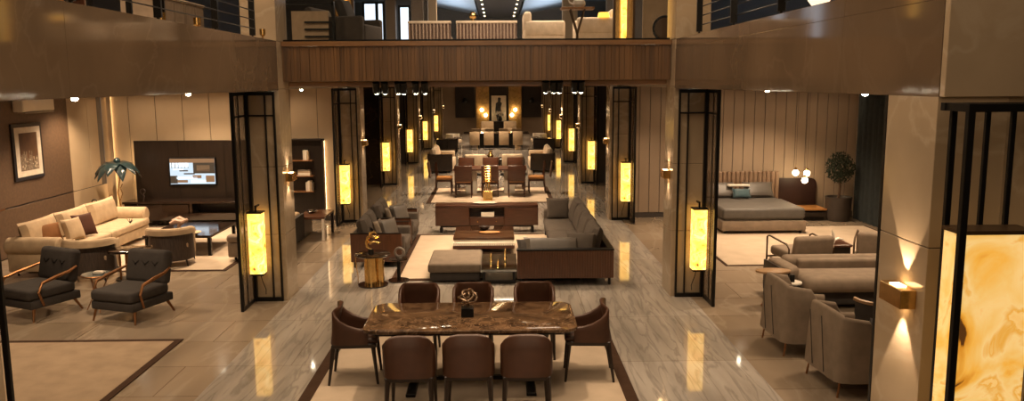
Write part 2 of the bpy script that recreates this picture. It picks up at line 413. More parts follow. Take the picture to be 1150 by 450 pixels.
# upper deck slabs and ceilings
st('ceiling', MB().box(WL, XL-.3, 4.2, 12.2, 3.1, 3.5).box(WL, XL-.3, 12.2, 51, 3.1, 3.5), M_ceil)
st('ceiling', MB().box(XR+.3, WR, 5.0, 12.2, 3.1, 3.5).box(XR+.3, WR, 12.2, 51, 3.1, 3.5), M_ceil)
st('ceiling', MB().box(XL-.3, XR+.3, 12.3, 51, 3.22, 3.5), M_ceil)
st('floor_upper', MB().box(WL, XL-.3, 4.2, 44, 3.51, DECK-.02).box(XR+.3, WR, 5.0, 44, 3.51, DECK-.02).box(XL-.3, XR+.3, 12.3, 44, 3.51, DECK-.02), M_ceil)
st('ceiling_upper', MB().box(WL, WR, -4, 44, 7.4, 7.6), mat('upper_ceiling', (.32, .36, .40), .8))
for k, y in enumerate(ROWS[1:], 1):
    st('trim_%d' % (10+k), MB().box(XL, XR, y, y+.5, 3.1, 3.21, .004, 1), M_fascap)
st('trim_4', MB().box(XL+.004, XR-.004, 12.42, 12.6, 3.15, 3.22, .004, 1), M_fascap)
# bridge front: vertical wood boards + cap
mb = MB(); x = XL+.004
random.seed(3)
while x < XR-.004:
    wd = random.choice((.045, .06, .075, .05)); e = min(x+wd, XR-.004)
    dd = random.choice((0, .006, .012))
    mb.box(x, e-.003, 12.1-dd*0-.0+dd, 12.3, 3.225, 3.725); x = e
st('trim_5', mb, M_fasw, flat=True)
st('trim_6', MB().box(XL+.004, XR-.004, 12.07, 12.3, 3.728, DECK, .006, 1), M_fascap)
# outer walls
def panel_wall(name, xa, xb, y, step, m, z0=.12, z1=3.1, gap=.012, face=-1):
    mb = MB(); mb.box(xa, xb, y+.02, y+.2, 0, z1, mi=1)
    x = xa
    while x < xb-.01:
        e = min(x+step, xb); mb.box(x+gap/2, e-gap/2, y, y+.02, z0, z1, .004, 1); x = e
    mb.box(xa, xb, y-.01, y+.02, 0, z0-.01, mi=1)
    return st(name, mb, [m, M_dkwall])
panel_wall('wall_back_left', WL, XL-.5, 19.0, .62, M_cream)
panel_wall('wall_back_right', XR+.5, WR, 19.0, .245, M_creamd)
for k, y in enumerate(ROWS[2:]):
    st('wall_bay_left', MB().box(WL, XL-.5, y+.1, y+.3, 0, 3.1), (M_stone, M_dkwall, M_creamd, M_creamd)[k])
    st('wall_bay_right', MB().box(XR+.5, WR, y+.1, y+.3, 0, 3.1), (M_bluegl if False else M_dkwall, M_creamd, M_creamd, M_creamd)[k])
# left wall: brown panelling with a groove, then light panels near the corner
mb = MB().box(WL-.2, WL, -4, 19, 0, 3.1, mi=1)
mb.box(WL, WL+.03, 5, 11, .02, .915, .004, 1).box(WL, WL+.03, 11, 17.45, .02, .915, .004, 1)
mb.box(WL, WL+.03, 5, 17.45, .94, 3.1, .004, 1)
mb.box(WL, WL+.02, 17.46, 19, .02, .915, .004, 1, mi=2).box(WL, WL+.02, 17.46, 18.3, .93, 3.1, .004, 1, mi=2).box(WL, WL+.02, 18.31, 18.75, .93, 3.1, .004, 1, mi=2)
mb.box(WL+.02, WL+.034, 9, 15.0, .915, .94, mi=3)
st('wall_left', mb, [M_brownwall, M_dkwall, M_cream, M_copper])
st('wall_left_far', MB().box(WL-.2, WL, 19.2, 51, 0, 3.1), M_creamd)
st('wall_right', MB().box(WR, WR+.2, -4, 51, 0, 3.1), M_creamd)
# far wall of the lower floor
st('wall_far', MB().box(WL, WR, 51, 51.2, 0, 3.4), M_creamd)
# upper storey walls and void shell
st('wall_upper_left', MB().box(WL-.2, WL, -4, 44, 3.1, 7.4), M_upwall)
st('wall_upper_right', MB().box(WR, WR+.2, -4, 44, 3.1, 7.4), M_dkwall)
st('wall_behind', MB().box(WL, WR, -4.2, -4, 0, 7.4), M_upwall)
# far upper wall with openings for windows
mb = MB()
wins = [(-6.95, -4.9), (-4.55, -4.0), (-2.95, -2.1), (-1.2, 2.6)]
st('wall_upper_far', MB().box(WL, WR, 44, 44.2, DECK, 7.4), M_upwall)

# metal-framed daylight windows on the upper storey (seen over the bridge)
def window(n, x0, x1, y, z0, z1):
    fr = MB()
    for a, b, c, d in ((x0-.06, x0, z0, z1), (x1, x1+.06, z0, z1)): fr.box(a, b, y-.06, y+.02, c, d)
    fr.box(x0-.06, x1+.06, y-.06, y+.02, z0-.06, z0).box(x0-.06, x1+.06, y-.06, y+.02, z1, z1+.06)
    o = st('window_%d' % n, fr, M_black)
    g = MB().box(x0, x1, y-.03, y-.01, z0, z1).build('pane', M_sky, o)
window(1, -3.49, -3.21, 22.0, DECK, 5.25)
window(2, -3.13, -3.02, 22.0, DECK, 5.25)
window(3, -2.61, -2.39, 22.5, DECK, 5.2)
# vaulted light coffers of the upper ceiling and the dark track panel
st('trim_7', MB().box(-.9, 1.05, 30, 43.9, 6.55, 6.75), M_dkwall)
for i in range(6):
    for xx in (-.65, .85):
        st('trim_8', MB().cyl(xx, 32+i*2.1, 6.52, 6.56, .035), M_globe)
mb = MB()
for sx in (-1, 1):
    c0 = .1
    mb.add([(c0+sx*1.1, 30, 6.7), (c0+sx*1.1, 43.9, 6.7), (c0+sx*4.2, 43.9, 7.3), (c0+sx*4.2, 30, 7.3), (c0+sx*1.1, 30, 6.78), (c0+sx*1.1, 43.9, 6.78), (c0+sx*4.2, 43.9, 7.38), (c0+sx*4.2, 30, 7.38)],
           [(0, 1, 2, 3), (4, 5, 6, 7), (0, 1, 5, 4), (1, 2, 6, 5), (2, 3, 7, 6), (3, 0, 4, 7)])
st('trim_9', mb, mat('coffer_paint', (.42, .47, .52), .7))
# upper storey piers
for (a, b, y, m) in ((-2.95, -2.70, 22.05, M_creamd), (-2.31, -2.0, 22.4, M_creamd), (-3.2, -1.9, 22.7, M_upwall), (-2.85, -1.9, 26, M_cream), (1.75, 2.15, 22.2, M_cream), (2.6, 3.9, 19.6, M_upwall), (-5.6, -3.7, 21.4, M_dkwall)):
    st('wall_upper_pier', MB().box(a, b, y, y+.3, DECK, 7.3), m)

# ================================================================== SCREENS, LANTERNS, SCONCES ON THE COLUMNS
def make_screen(sx, label):
    """origin: column's nave-side near corner on the floor; sx=-1 for the left colonnade (screen extends to -x)"""
    t = thing('metal_screen', label, 'screen')
    F = -.06                       # front panel plane (towards camera)
    x0, x1 = .06, .47              # from nave side outwards
    def bx(name, a, b, y0, y1, z0, z1, m=M_black):
        xa, xb = sorted((sx*a, sx*b)); return MB().box(xa, xb, y0, y1, z0, z1, .003, 1).build(name, m, t)
    bx('post', x0, x0+.028, F, F+.04, 0, 3.08)
    bx('post', x0+.13, x0+.15, F, F+.04, .05, 3.04)
    bx('post', x1-.03, x1+.03, F-.01, F+.05, 0, 3.08)
    bx('post', x1, x1+.045, F-.56, F-.50, 0, 3.08)
    bx('post', x1+.008, x1+.03, F-.30, F-.28, .05, 3.04)
    bx('rail', x0, x1, F, F+.04, 3.03, 3.08); bx('rail', x0, x1, F, F+.03, 2.73, 2.755); bx('rail', x0, x1, F-.0, F+.04, 0, .06)
    bx('side_rail', x1, x1+.045, F-.5, F, 3.03, 3.08); bx('side_rail', x1, x1+.04, F-.5, F, 2.73, 2.755); bx('side_rail', x1, x1+.045, F-.5, F, 0, .05)
    bx('mesh_panel', x1+.015, x1+.022, F-.5, F-.01, .05, 3.03, M_gauze)
    return t
def make_lantern(sx, label):
    t = thing('hanging_lantern', label, 'lantern')
    # origin at the lantern's underside centre
    MB().prism(rrect(.2, .2, .02, 2), 0, .88).build('onyx_body', M_onyx, t)
    MB().box(-.105, .105, -.105, .105, .88, .9).box(-.012, .012, -.012, .012, .9, .97).box(-.012, .012, -.012, .16, .96, .985).build('top_bracket', M_black, t)
    MB().box(-.09, .09, -.09, .09, -.03, 0).build('bottom_cap', M_black, t)
    return t
def make_sconce(sx, label):
    t = thing('wall_sconce', label, 'wall lamp')
    # origin on column's nave face; projects into nave: direction -sx
    d = -sx
    xa, xb = sorted((0, d*.10))
    MB().box(xa, xb, -.14, .14, -.06, .06, .004, 1).build('brass_box', M_gold, t)
    MB().box(min(d*.02, d*.08), max(d*.02, d*.08), -.05, .05, .0602, .066).build('upper_lens', M_warmlens, t)
    MB().box(min(d*.02, d*.08), max(d*.02, d*.08), -.05, .05, -.066, -.0602).build('lower_lens', M_warmlens, t)
    return t
NUMW = ['first', 'second', 'third', 'fourth', 'fifth', 'sixth']
scr = {}; lan = {}; sco = {}
for sx, X, side in ((-1, XL, 'left'), (1, XR, 'right')):
    for i, y in enumerate(ROWS):
        wh = '%s from the dining table in the %s colonnade' % (NUMW[i], side)
        wh2 = '%s lantern from the front along the %s colonnade' % (NUMW[i], side)
        if i == 0:
            s = make_screen(sx, ''); l = make_lantern(sx, ''); c = make_sconce(sx, ''); scr[sx] = s; lan[sx] = l; sco[sx] = c
        else:
            s = dup(scr[sx]); l = dup(lan[sx]); c = dup(sco[sx])
        s.location = (X, y, 0); l.location = (X+sx*.35, y-.24, .48); c.location = (X, y+.28, 1.82)
        s['label'] = 'tall black metal screen, ' + wh; s['group'] = 'black screens along the nave'
        l['label'] = 'glowing onyx lantern, ' + wh2; l['group'] = 'onyx lanterns along the nave'
        c['label'] = 'brass up and down light on the %s column of the %s colonnade' % (NUMW[i], side); c['group'] = 'brass sconces on the columns'
        if i < 4:
            d = -sx
            spot(X+d*.05, y+.28, 1.90, 9 if i < 2 else 6, 75, .3, rot=(PI, 0, 0), size=.015)
            spot(X+d*.05, y+.28, 1.74, 9 if i < 2 else 6, 75, .3, size=.015)
        # electrical cord under lantern
        l2 = MB().tube([(0, .08, -.03), (sx*-.02, .1, -.15), (sx*-.06, .12, -.28), (sx*-.05, .14, -.36)], .006, 6).build('power_cord', M_black, l)
# near sconce on the right pier
c = dup(sco[1], (XR, 4.95, 1.86), label='large brass up and down light on the near right pier', group='brass sconces on the columns')
spot(XR-.055, 4.95, 1.935, 20, 62, .25, rot=(PI, 0, 0), size=.012); spot(XR-.055, 4.95, 1.785, 20, 62, .25, size=.012)
# left foreground screen edge
c = MB(); t = thing('metal_screen', 'edge of black metal screen at the left border of the view', 'screen', group='black screens along the nave')
MB().box(XL-.04, XL-.005, 5.07, 5.10, 0, 3.08, .003, 1).build('post', M_black, t)
MB().box(XL-.56, XL-.04, 5.07, 5.10, 3.03, 3.08).build('side_rail', M_black, t)
MB().box(XL-.56, XL-.04, 5.07, 5.10, 0, .05).build('side_rail', M_black, t)
# near cage with the big onyx block
t = thing('onyx_floor_lamp', 'large glowing onyx block in a black metal cage at the right border', 'floor lamp', (0, 0, 0))
bx0, bx1, by0, by1 = 2.345, 2.78, 3.98, 4.2
for (xx, yy, wd) in ((bx0-.02, by0, .035), (bx0+.02, by1, .03), (2.545, by1, .025), (2.68, by1, .025), (2.74, by0, .035)):
    MB().box(xx-wd/2, xx+wd/2, yy-wd/2, yy+wd/2, 0, 3.07, .003, 1).build('post', M_black, t)
MB().box(bx0-.04, 3.1, by0-.02, by0+.02, 3.04, 3.08).box(bx0-.04, 3.1, by1-.02, by1+.02, 3.04, 3.08).box(bx0-.035, bx0-.0, by0, by1, 3.04, 3.08).build('top_rail', M_black, t)
MB().box(bx0, 2.72, by0+.025, by1-.02, .05, 2.42, .004, 1).build('onyx_block', M_onyxbig, t)
MB().box(bx0-.01, 2.73, by0+.02, by1-.016, 2.42, 2.44).build('lid', M_bronze, t)
MB().box(bx0-.01, 2.73, by0+.02, by1-.016, 0, .05).build('base', M_bronze, t)

# track spotlights under the bridge beam
def make_spotlight():
    t = thing('track_spotlight', '', 'spotlight')
    Mx = T(0, 0, -.055, R(28))
    MB().cyl(0, 0, -.06, .06, .036, .036, 14, M=Mx).build('housing', M_black, t)
    MB().lathe([(0, -.075), (.02, -.072), (.032, -.062), (.032, -.05)], n=14, M=Mx).build('lens', M_lens, t)
    MB().box(-.008, .008, -.008, .008, -.06, .045).build('stem', M_black, t)
    return t
sp0 = make_spotlight()
xs = [(-1.83, 'third pair'), (-1.70, ''), (-1.50, ''), (-1.42, ''), (-1.24, ''), (-1.10, ''), (.72, ''), (.84, ''), (.93, ''), (1.16, ''), (1.26, '')]
word = ['leftmost', 'second from left', 'third from left', 'fourth from left', 'fifth from left', 'sixth from left', 'fifth from right', 'fourth from right', 'third from right', 'second from right', 'rightmost']
for i, (x, _) in enumerate(xs):
    o = sp0 if i == 0 else dup(sp0)
    o.scale = (1.45, 1.45, 1.45); o.location = (x, 12.38, 3.21); tag(o, 'small black spotlight under the wooden bridge, %s' % word[i], 'spotlight', 'spotlights under the bridge')
# recessed downlights with bright rims in the side room ceilings
def make_downlight():
    t = thing('ceiling_downlight', '', 'downlight')
    MB().lathe([(.035, -.0), (.05, -.0), (.05, -.03), (.035, -.03)], n=14).build('rim', M_sil, t)
    MB().lathe([(0, -.06), (.018, -.056), (.03, -.045), (.034, -.03), (.034, -.005), (0, -.005)], n=14).build('lens', M_lens, t)
    return t
dl0 = make_downlight(); k = 0
for sx, X, xs_ in ((-1, XL, (-4.2, -6.2, -8.0)), (1, XR, (3.7, 5.4, 7.2))):
    for yy in (8.2, 11.2, 14.6, 17.6):
        for q in xs_:
            o = dl0 if k == 0 else dup(dl0); k += 1
            o.location = (q, yy, 3.098)
            tag(o, 'small round downlight in the %s gallery ceiling' % ('left' if sx < 0 else 'right'), 'downlight', 'downlights in the %s gallery ceiling' % ('left' if sx < 0 else 'right'))

# LED strips: behind the TV panel, the shelf panel and in the left corner
tag(MB().box(-8.40, -8.39, 18.935, 18.965, .6, 1.85).build('led_strip', M_led), 'warm light strip glowing behind the tall dark television panel', 'light strip')
tag(MB().box(-4.06, -4.05, 18.965, 18.985, .1, 1.88).build('led_strip', M_led), 'warm light strip glowing beside the dark bookshelf panel', 'light strip')
tag(MB().box(WL+.20, WL+.21, 18.965, 18.985, .1, 3.05).build('led_strip', M_led), 'warm vertical light strip in the corner behind the teal flower', 'light strip')

# ================================================================== RUGS
def rug(label, x0, x1, y0, y1, b, m=M_rug, z=.0, cut=None):
    t = thing('rug', label, 'rug', ((x0+x1)/2, (y0+y1)/2, 0))
    w, d = (x1-x0)/2, (y1-y0)/2
    MB().box(-w+b, w-b, -d+b, d-b, .001, .014, .004, 1).build('pile', m, t)
    MB().box(-w, -w+b, -d, d, .001, .012, .003, 1).box(w-b, w, -d, d, .001, .012, .003, 1).box(-w+b, w-b, -d, -d+b, .001, .012, .003, 1).box(-w+b, w-b, d-b, d, .001, .012, .003, 1).build('border', M_rugb, t)
    return t
rug('cream rug with brown border under the marble dining table', -2.06, 1.40, 6.3, 10.12, .13)
rug('cream rug with dark border in front of the walnut media console', -1.78, 1.32, 12.95, 17.02, .13)
rug('cream rug with dark border under the walnut dining table', -1.95, 1.5, 21.5, 24.75, .12)
rug('taupe rug with dark border in the left foreground', -7.9, -4.0, 6.3, 10.0, .09, M_rugd)
rug('beige rug with dark border under the left sofa and barrel chairs', -8.1, -4.72, 13.8, 18.2, .08)
rug('cream rug with thin dark border in front of the bed', 3.95, 8.1, 13.8, 17.6, .05)

# ================================================================== DINING TABLE AND CHAIRS
t = thing('dining_table', 'long dining table with brown veined marble top on black legs', 'table', (-.30, 8.37, 0))
top = [(-1.06, -.52), (1.02, -.52), (1.1, -.42), (1.12, -.2), (1.10, .30), (1.0, .53), (-1.0, .53), (-1.10, .30), (-1.14, -.2), (-1.13, -.42)]
MB().prism(rrect(2.18, 1.06, .16), .715, .752, .010, seg=2).build('marble_top', M_emp, t)
MB().prism([(x*.9, y*.86) for x, y in top], .68, .714).build('under_frame', M_black, t)
for sx in (-1, 1):
    for sy in (-1, 1):
        MB().tube([(sx*.78, sy*.36, .69), (sx*.62, sy*.10, .06)], .042, 4, flat=.6).build('leg', M_black, t)
    MB().box(sx*.62-.05, sx*.62+.05, -.42, .42, .013, .05, .006, 1).build('foot_bar', M_black, t)
MB().box(-.62, .62, -.03, .03, .05, .09, .005, 1).build('cross_bar', M_black, t)

def make_dining_chair():
    t = thing('dining_chair', '', 'chair')
    MB().box(-.205, .205, -.25, .20, .43, .50, .03, 3).build('seat', M_leather, t)
    # wrapping shell: back at +y, arms fold forward
    half = [(.222, -.15), (.228, -.05), (.230, .05), (.228, .13), (.218, .18), (.202, .212), (.175, .228), (.11, .238), (.04, .242)]
    pl = (half + [(-x, y) for x, y in half[::-1]])[::-1]
    zh = [.605, .62, .655, .705, .765, .815, .832, .837, .838]; lh = [.015, .015, .01, .0, -.01, .01, .05, .085, .09]
    zt = zh + zh[::-1]; ln = lh + lh[::-1]
    MB().shell(pl, .445, zt, .042, ln).build('back_shell', M_leather, t, sharp=50)
    MB().box(-.228, .228, -.235, .235, .40, .45, .01, 1).build('seat_frame', M_dkleg, t)
    for sx in (-1, 1):
        MB().tube([(sx*.20, -.20, .41), (sx*.215, -.24, .0)], [.026, .014], 6).build('leg', M_dkleg, t)
        MB().tube([(sx*.20, .215, .43), (sx*.222, .275, .0)], [.028, .014], 6).build('leg', M_dkleg, t)
    return t
dc = make_dining_chair()
spots_ = [(-.86, 7.55, PI, 'front row, left of three, back to the camera'), (-.30, 7.57, PI, 'front row, middle of three, back to the camera'), (.25, 7.55, PI, 'front row, right of three, back to the camera'),
          (-.955, 9.28, 0, 'far side, left of three, facing the camera'), (-.315, 9.28, 0, 'far side, middle of three, facing the camera'), (.415, 9.28, 0, 'far side, right of three, facing the camera'),
          (-1.56, 8.55, R(93), 'at the left head of the table'), (.95, 8.55, R(-93), 'at the right head of the table')]
for i, (x, y, rz, w_) in enumerate(spots_):
    o = dc if i == 0 else dup(dc)
    o.location = (x, y, .014); o.rotation_euler = (0, 0, rz)
    tag(o, 'brown leather dining chair at marble table, ' + w_, 'chair', 'brown leather chairs at the marble dining table')
t = thing('table_sculpture', 'swirling openwork sculpture on a black cube base on the marble table', 'sculpture', (-.34, 8.36, .753))
t.scale = (1.3, 1.3, 1.3)
MB().box(-.05, .05, -.05, .05, 0, .075, .004, 1).build('base', M_black, t)
mb = MB()
for k, (r_, tl) in enumerate(((.075, .2), (.06, 1.2), (.045, 2.2), (.07, 2.8))):
    Mx = T(0, 0, .155, tl, .3*k, k)
    mb.tube([(r_*math.cos(a*PI/8), r_*math.sin(a*PI/8), .015*math.sin(a*PI/4)) for a in range(16)], .008, 6, closed=True, M=Mx)
mb.cyl(0, 0, .075, .10, .012).build('swirl', mat('antique_silver', (.35, .25, .17), .25, .9), t)

# ================================================================== LOUNGE: WOOD-SIDED ARMCHAIRS
def make_club():
    t = thing('armchair', '', 'armchair')
    # faces -Y ; width 1.15 along x, depth .95
    for sx in (-1, 1):
        MB().box(sx*.60-.025, sx*.60+.025, -.42, .47, .10, .60, .008, 1).build('wooden_side', M_redwoodv, t)
        MB().box(sx*.60-.028, sx*.60+.028, -.425, .475, .601, .615, .004, 1).build('side_edge', M_black, t)
        for sy in (-.36, .4): MB().box(sx*.59-.02, sx*.59+.02, sy-.02, sy+.02, 0, .10).build('leg', M_black, t)
    MB().box(-.573, .573, -.44, .44, .12, .26, .02, 2).build('base', M_greyd, t)
    for a in (-.4825, .4825): MB().box(a-.0825, a+.0825, -.46, .30, .262, .55, .04, 3).build('arm_pad', M_greyf, t)
    MB().box(-.395, .395, -.48, .25, .262, .42, .05, 3).build('seat_cushion', M_greyf, t)
    MB().box(-.573, .573, .36, .46, .262, .60, .02, 2).build('back_panel', M_greyd, t)
    for q, (x, c, h) in enumerate(((-.28, .66, .46), (.28, .66, .46))):
        MB().pillow(.56, h, .22, T(x, .26, .64, R(-14), 0, 0)).build('back_cushion', M_greyf, t)
    return t
ch = make_club()
ch.location = (-2.12, 14.57, 0); ch.rotation_euler = (0, 0, R(90)); tag(ch, 'grey armchair with walnut side, nearer of two left of the lounge rug', 'armchair', 'wood-sided grey armchairs')
dup(ch, (-2.12, 16.15, 0), label='grey armchair with walnut side, farther of two left of the lounge rug')
def pillow(label, x, y, z, w, h, th, rx, rz, m, ry=0, group='loose cushions', name='cushion'):
    o = MB().pillow(w, h, th).build(name, m); o.location = (x, y, z); o.rotation_euler = (rx, ry, rz)
    return tag(o, label, 'cushion', group)
pillow('satin grey cushion on the nearer walnut-sided armchair', -1.96, 14.30, .62, .40, .40, .13, R(-20), R(50), M_satin)
pillow('tan cushion on the nearer walnut-sided armchair', -2.12, 14.26, .61, .36, .38, .12, R(-18), R(78), M_taupef)
pillow('satin grey cushion on the farther walnut-sided armchair', -1.95, 15.87, .63, .42, .42, .13, R(-20), R(48), M_satin)
pillow('tan cushion on the farther walnut-sided armchair', -2.13, 15.85, .61, .36, .38, .12, R(-18), R(78), M_taupef)

# round side tables
t = thing('round_side_table', 'round black-topped side table on brass pedestal beside the walnut armchair', 'side table', (-2.02, 12.72, 0))
MB().cyl(0, 0, 0, .02, .24, n=32).build('base_disc', M_lacq, t)
MB().cyl(-.03, 0, .02, .48, .105, n=24).cyl(.10, .06, .02, .48, .07, n=20).build('pedestal', M_gold, t)
MB().lathe([(0, .48), (.26, .48), (.285, .495), (.285, .51), (.27, .52), (0, .52)], n=40).build('top', M_lacq, t)
MB().tube([(-.27, .02, .46), (-.265, .02, .30), (-.24, .02, .13), (-.245, .02, .02)], .022, 6, flat=.35).build('side_blade', M_gold, t)
t = thing('round_side_table', 'low round dark table with brass ring behind the brass pedestal table', 'side table', (-1.64, 12.98, 0))
MB().cyl(0, 0, 0, .02, .17, n=28).build('base_disc', M_lacq, t)
MB().cyl(0, 0, .02, .36, .03).build('stem', M_black, t)
MB().cyl(0, 0, .36, .38, .15, n=28).build('top', M_lacq, t)
t = thing('gold_sculpture', 'twisting gold sculpture on a small black base on the round black table', 'sculpture', (-2.04, 12.70, .521))
MB().cyl(0, 0, 0, .07, .05, .035).build('base', M_black, t)
mb = MB()
mb.tube([(0, 0, .06), (-.05, 0, .10), (-.07, 0, .18), (-.04, 0, .25), (.02, 0, .28), (.08, 0, .26), (.14, 0, .27)], [.015, .025, .02, .028, .02, .025, .006], 8)
mb.tube([(-.05, .01, .19), (.0, -.02, .17), (.06, .0, .19), (.12, .01, .16), (.17, 0, .18)], [.015, .028, .018, .025, .006], 8)
mb.tube([(-.02, .01, .26), (.0, -.01, .33), (.06, .0, .35), (.10, .0, .31)], [.012, .024, .016, .006], 8)
mb.build('twist', M_gold, t)
t = thing('ring_sculpture', 'small grey ring sculpture on the low round dark table', 'sculpture', (-1.62, 12.95, .381))
MB().tube([(.07*math.cos(a*PI/9), 0, .10+.07*math.sin(a*PI/9)) for a in range(18)], .022, 8, closed=True).cyl(0, 0, 0, .03, .04).build('ring', mat('grey_ceramic', (.2, .17, .14), .3), t)

# ottoman and coffee tables
t = thing('ottoman', 'square grey upholstered ottoman beside the black glass coffee table', 'ottoman', (-.72, 13.33, .014))
MB().box(-.40, .40, -.53, .53, .02, .15, .012, 2).build('base', M_greyd, t)
MB().box(-.43, .43, -.57, .57, .155, .31, .045, 4).build('cushion', M_taupef, t)
t = thing('coffee_table', 'low black glass coffee table between ottoman and walnut sofa', 'coffee table', (-.01, 13.25, .014))
MB().box(-.29, .30, -.6, .6, .19, .235, .006, 1).build('glass_top', M_mirror, t)
MB().box(-.26, .27, -.56, .56, .0, .05, .004, 1).build('plinth', M_black, t)
for sx in (-.24, .24):
    MB().box(sx-.02, sx+.02, -.55, -.45, .05, .19).box(sx-.02, sx+.02, .45, .55, .05, .19).build('leg', M_black, t)
t = thing('coffee_table', 'walnut gloss coffee table with fluted cream edge before the media console', 'coffee table', (-.28, 15.2, .014))
MB().box(-.56, .56, -.6, .6, .33, .38, .008, 2).build('top', mat('brown_lacquer', (.055, .026, .013), .08, coat=.6), t)
mb = MB()
for k in range(28):
    a = -.54+k*.04; mb.box(a-.015, a+.015, -.70, -.58, .25, .30)
mb.box(-.55, .55, -.58, .58, .25, .33).build('fluted_band', M_white, t)
MB().box(-.50, .50, -.54, .54, .0, .10, .01, 1).box(-.56, .56, -.69, .59, .19, .249, .006, 1).box(-.1, .1, -.1, .1, .1, .19).build('base', M_redwood, t)
t = thing('bowl', 'small dark bowl on the walnut coffee table', 'bowl', (-.28, 15.35, .395))
MB().lathe([(0, 0), (.05, 0), (.10, .05), (.105, .075), (.095, .075), (.05, .02), (0, .015)], n=20).build('bowl_body', M_dkleg, t)
t = thing('tray', 'long wooden tray on the walnut coffee table', 'tray', (-.18, 15.05, .395))
MB().lathe([(0, 0), (.14, 0), (.2, .02), (.19, .022), (.12, .008), (0, .008)], n=24, M=Matrix.Diagonal((1, .6, 1, 1))).build('tray_dish', M_orange, t)
for i, (x, y, h) in enumerate(((-.14, 13.3, .13), (.10, 13.5, .16), (-.02, 13.0, .08))):
    o = MB().lathe([(0, 0), (.03, 0), (.012, .04), (.028, h*.5), (.01, h*.8), (.02, h), (0, h)], n=12).build('brass_figurine', M_gold, loc=(x, y, .25))
    tag(o, ['slim brass figurine at the left on the black glass table', 'tall brass figurine at the right on the black glass table', 'short brass figurine at the front of the black glass table'][i], 'figurine', 'brass figurines on the black glass table')

# big L sofa (back and end towards the camera)
t = thing('corner_sofa', 'grey corner sofa with ribbed walnut back panels right of the coffee tables', 'sofa', (0, 0, 0))
mb = MB(); mb.box(.28, 1.80, 12.50, 12.54, .13, .575, .004, 1)
for k in range(38): mb.box(.29+k*.04, .29+k*.04+.03, 12.49, 12.50, .14, .57)
mb.box(1.76, 1.80, 12.545, 16.9, .13, .575, .004, 1)
mb.build('walnut_back', M_redwoodv, t)
MB().box(.27, 1.81, 12.485, 12.60, .577, .60, .005, 1).box(1.71, 1.81, 12.60, 16.9, .577, .60, .005, 1).build('top_rail', M_black, t)
for (x, y) in ((1.74, 12.56), (.34, 12.56), (1.74, 16.8), (.98, 16.8), (.98, 14.4)): MB().box(x-.02, x+.02, y-.02, y+.02, .014, .13).build('leg', M_black, t)
MB().box(.30, 1.75, 12.56, 13.4, .13, .26, .015, 1).box(.95, 1.75, 13.4, 16.88, .13, .26, .015, 1).build('base', M_greyd, t)
MB().box(.30, 1.50, 12.85, 13.75, .262, .40, .05, 3).build('seat_cushion', M_greyf, t)
MB().box(.92, 1.50, 13.76, 15.3, .262, .40, .05, 3).build('seat_cushion', M_greyf, t)
MB().box(.92, 1.50, 15.31, 16.7, .262, .40, .05, 3).build('seat_cushion', M_greyf, t)
MB().box(.94, 1.55, 16.72, 16.92, .262, .56, .04, 3).build('far_arm', M_greyf, t)
for k, (y, l) in enumerate(((13.35, .95), (14.3, .95), (15.2, .9), (16.1, .9))):
    MB().pillow(l, .50, .24, T(1.56, y, .63, R(-16), 0, R(-90))).build('back_cushion', M_greyf, t)
pillow('large limp grey cushion along the near back of the corner sofa', .86, 12.78, .56, .95, .38, .22, R(28), R(180), M_satin, group='cushions on the corner sofa')
pillow('grey cushion at the near corner of the corner sofa', 1.32, 12.84, .60, .5, .42, .2, R(22), R(165), M_greyf, group='cushions on the corner sofa')
pillow('square taupe cushion against the far arm of the corner sofa', 1.22, 16.62, .60, .48, .46, .16, R(-12), 0, M_greyf, group='cushions on the corner sofa')
pillow('dark cushion edge at the left of the corner sofa', .50, 12.86, .54, .42, .34, .16, R(30), R(195), M_greyd, group='cushions on the corner sofa')

# media console
t = thing('media_console', 'long low walnut console with open niche behind the coffee tables', 'console', (-.26, 17.36, 0))
MB().box(-1.1, 1.1, -.2, .2, .55, .60, .01, 2).box(-1.1, -.37, -.19, .2, .16, .55, .004, 1).box(.37, 1.1, -.19, .2, .16, .55, .004, 1).box(-.37, .37, -.185, .2, .16, .34, .004, 1).box(-.37, .37, .1, .2, .34, .55).build('carcass', M_redwood, t)
for x in (-.73, .73): MB().box(x-.35, x+.35, -.2, -.191, .17, .54, .003, 1).build('door', M_redwood, t)
MB().box(-.36, .36, -.195, -.186, .17, .33, .003, 1).build('drawer', M_redwood, t)
MB().cyl(0, 0, 0, .02, .012, M=T(-.2, -.195, .25, R(90))).build('knob', M_gold, t); MB().cyl(0, 0, 0, .02, .012, M=T(.2, -.195, .25, R(90))).build('knob', M_gold, t)
MB().box(-1.0, 1.0, -.15, .15, .12, .16).build('plinth', M_black, t)
for x in (-.98, .98): MB().box(x-.03, x+.03, -.15, .15, 0, .12).build('leg', M_black, t)
tag(MB().box(-.14, .14, -.08, .08, 0, .10, .006, 1).build('white_box', M_white, loc=(-.24, 17.28, .341)), 'white box in the niche of the walnut console', 'box')
t = thing('centre_tray', 'long pale tray on top of the walnut console', 'tray', (-.30, 17.36, .601))
MB().lathe([(0, 0), (.2, 0), (.27, .03), (.26, .034), (.19, .01), (0, .01)], n=24, M=Matrix.Diagonal((1, .4, 1, 1))).build('tray_dish', M_page, t)

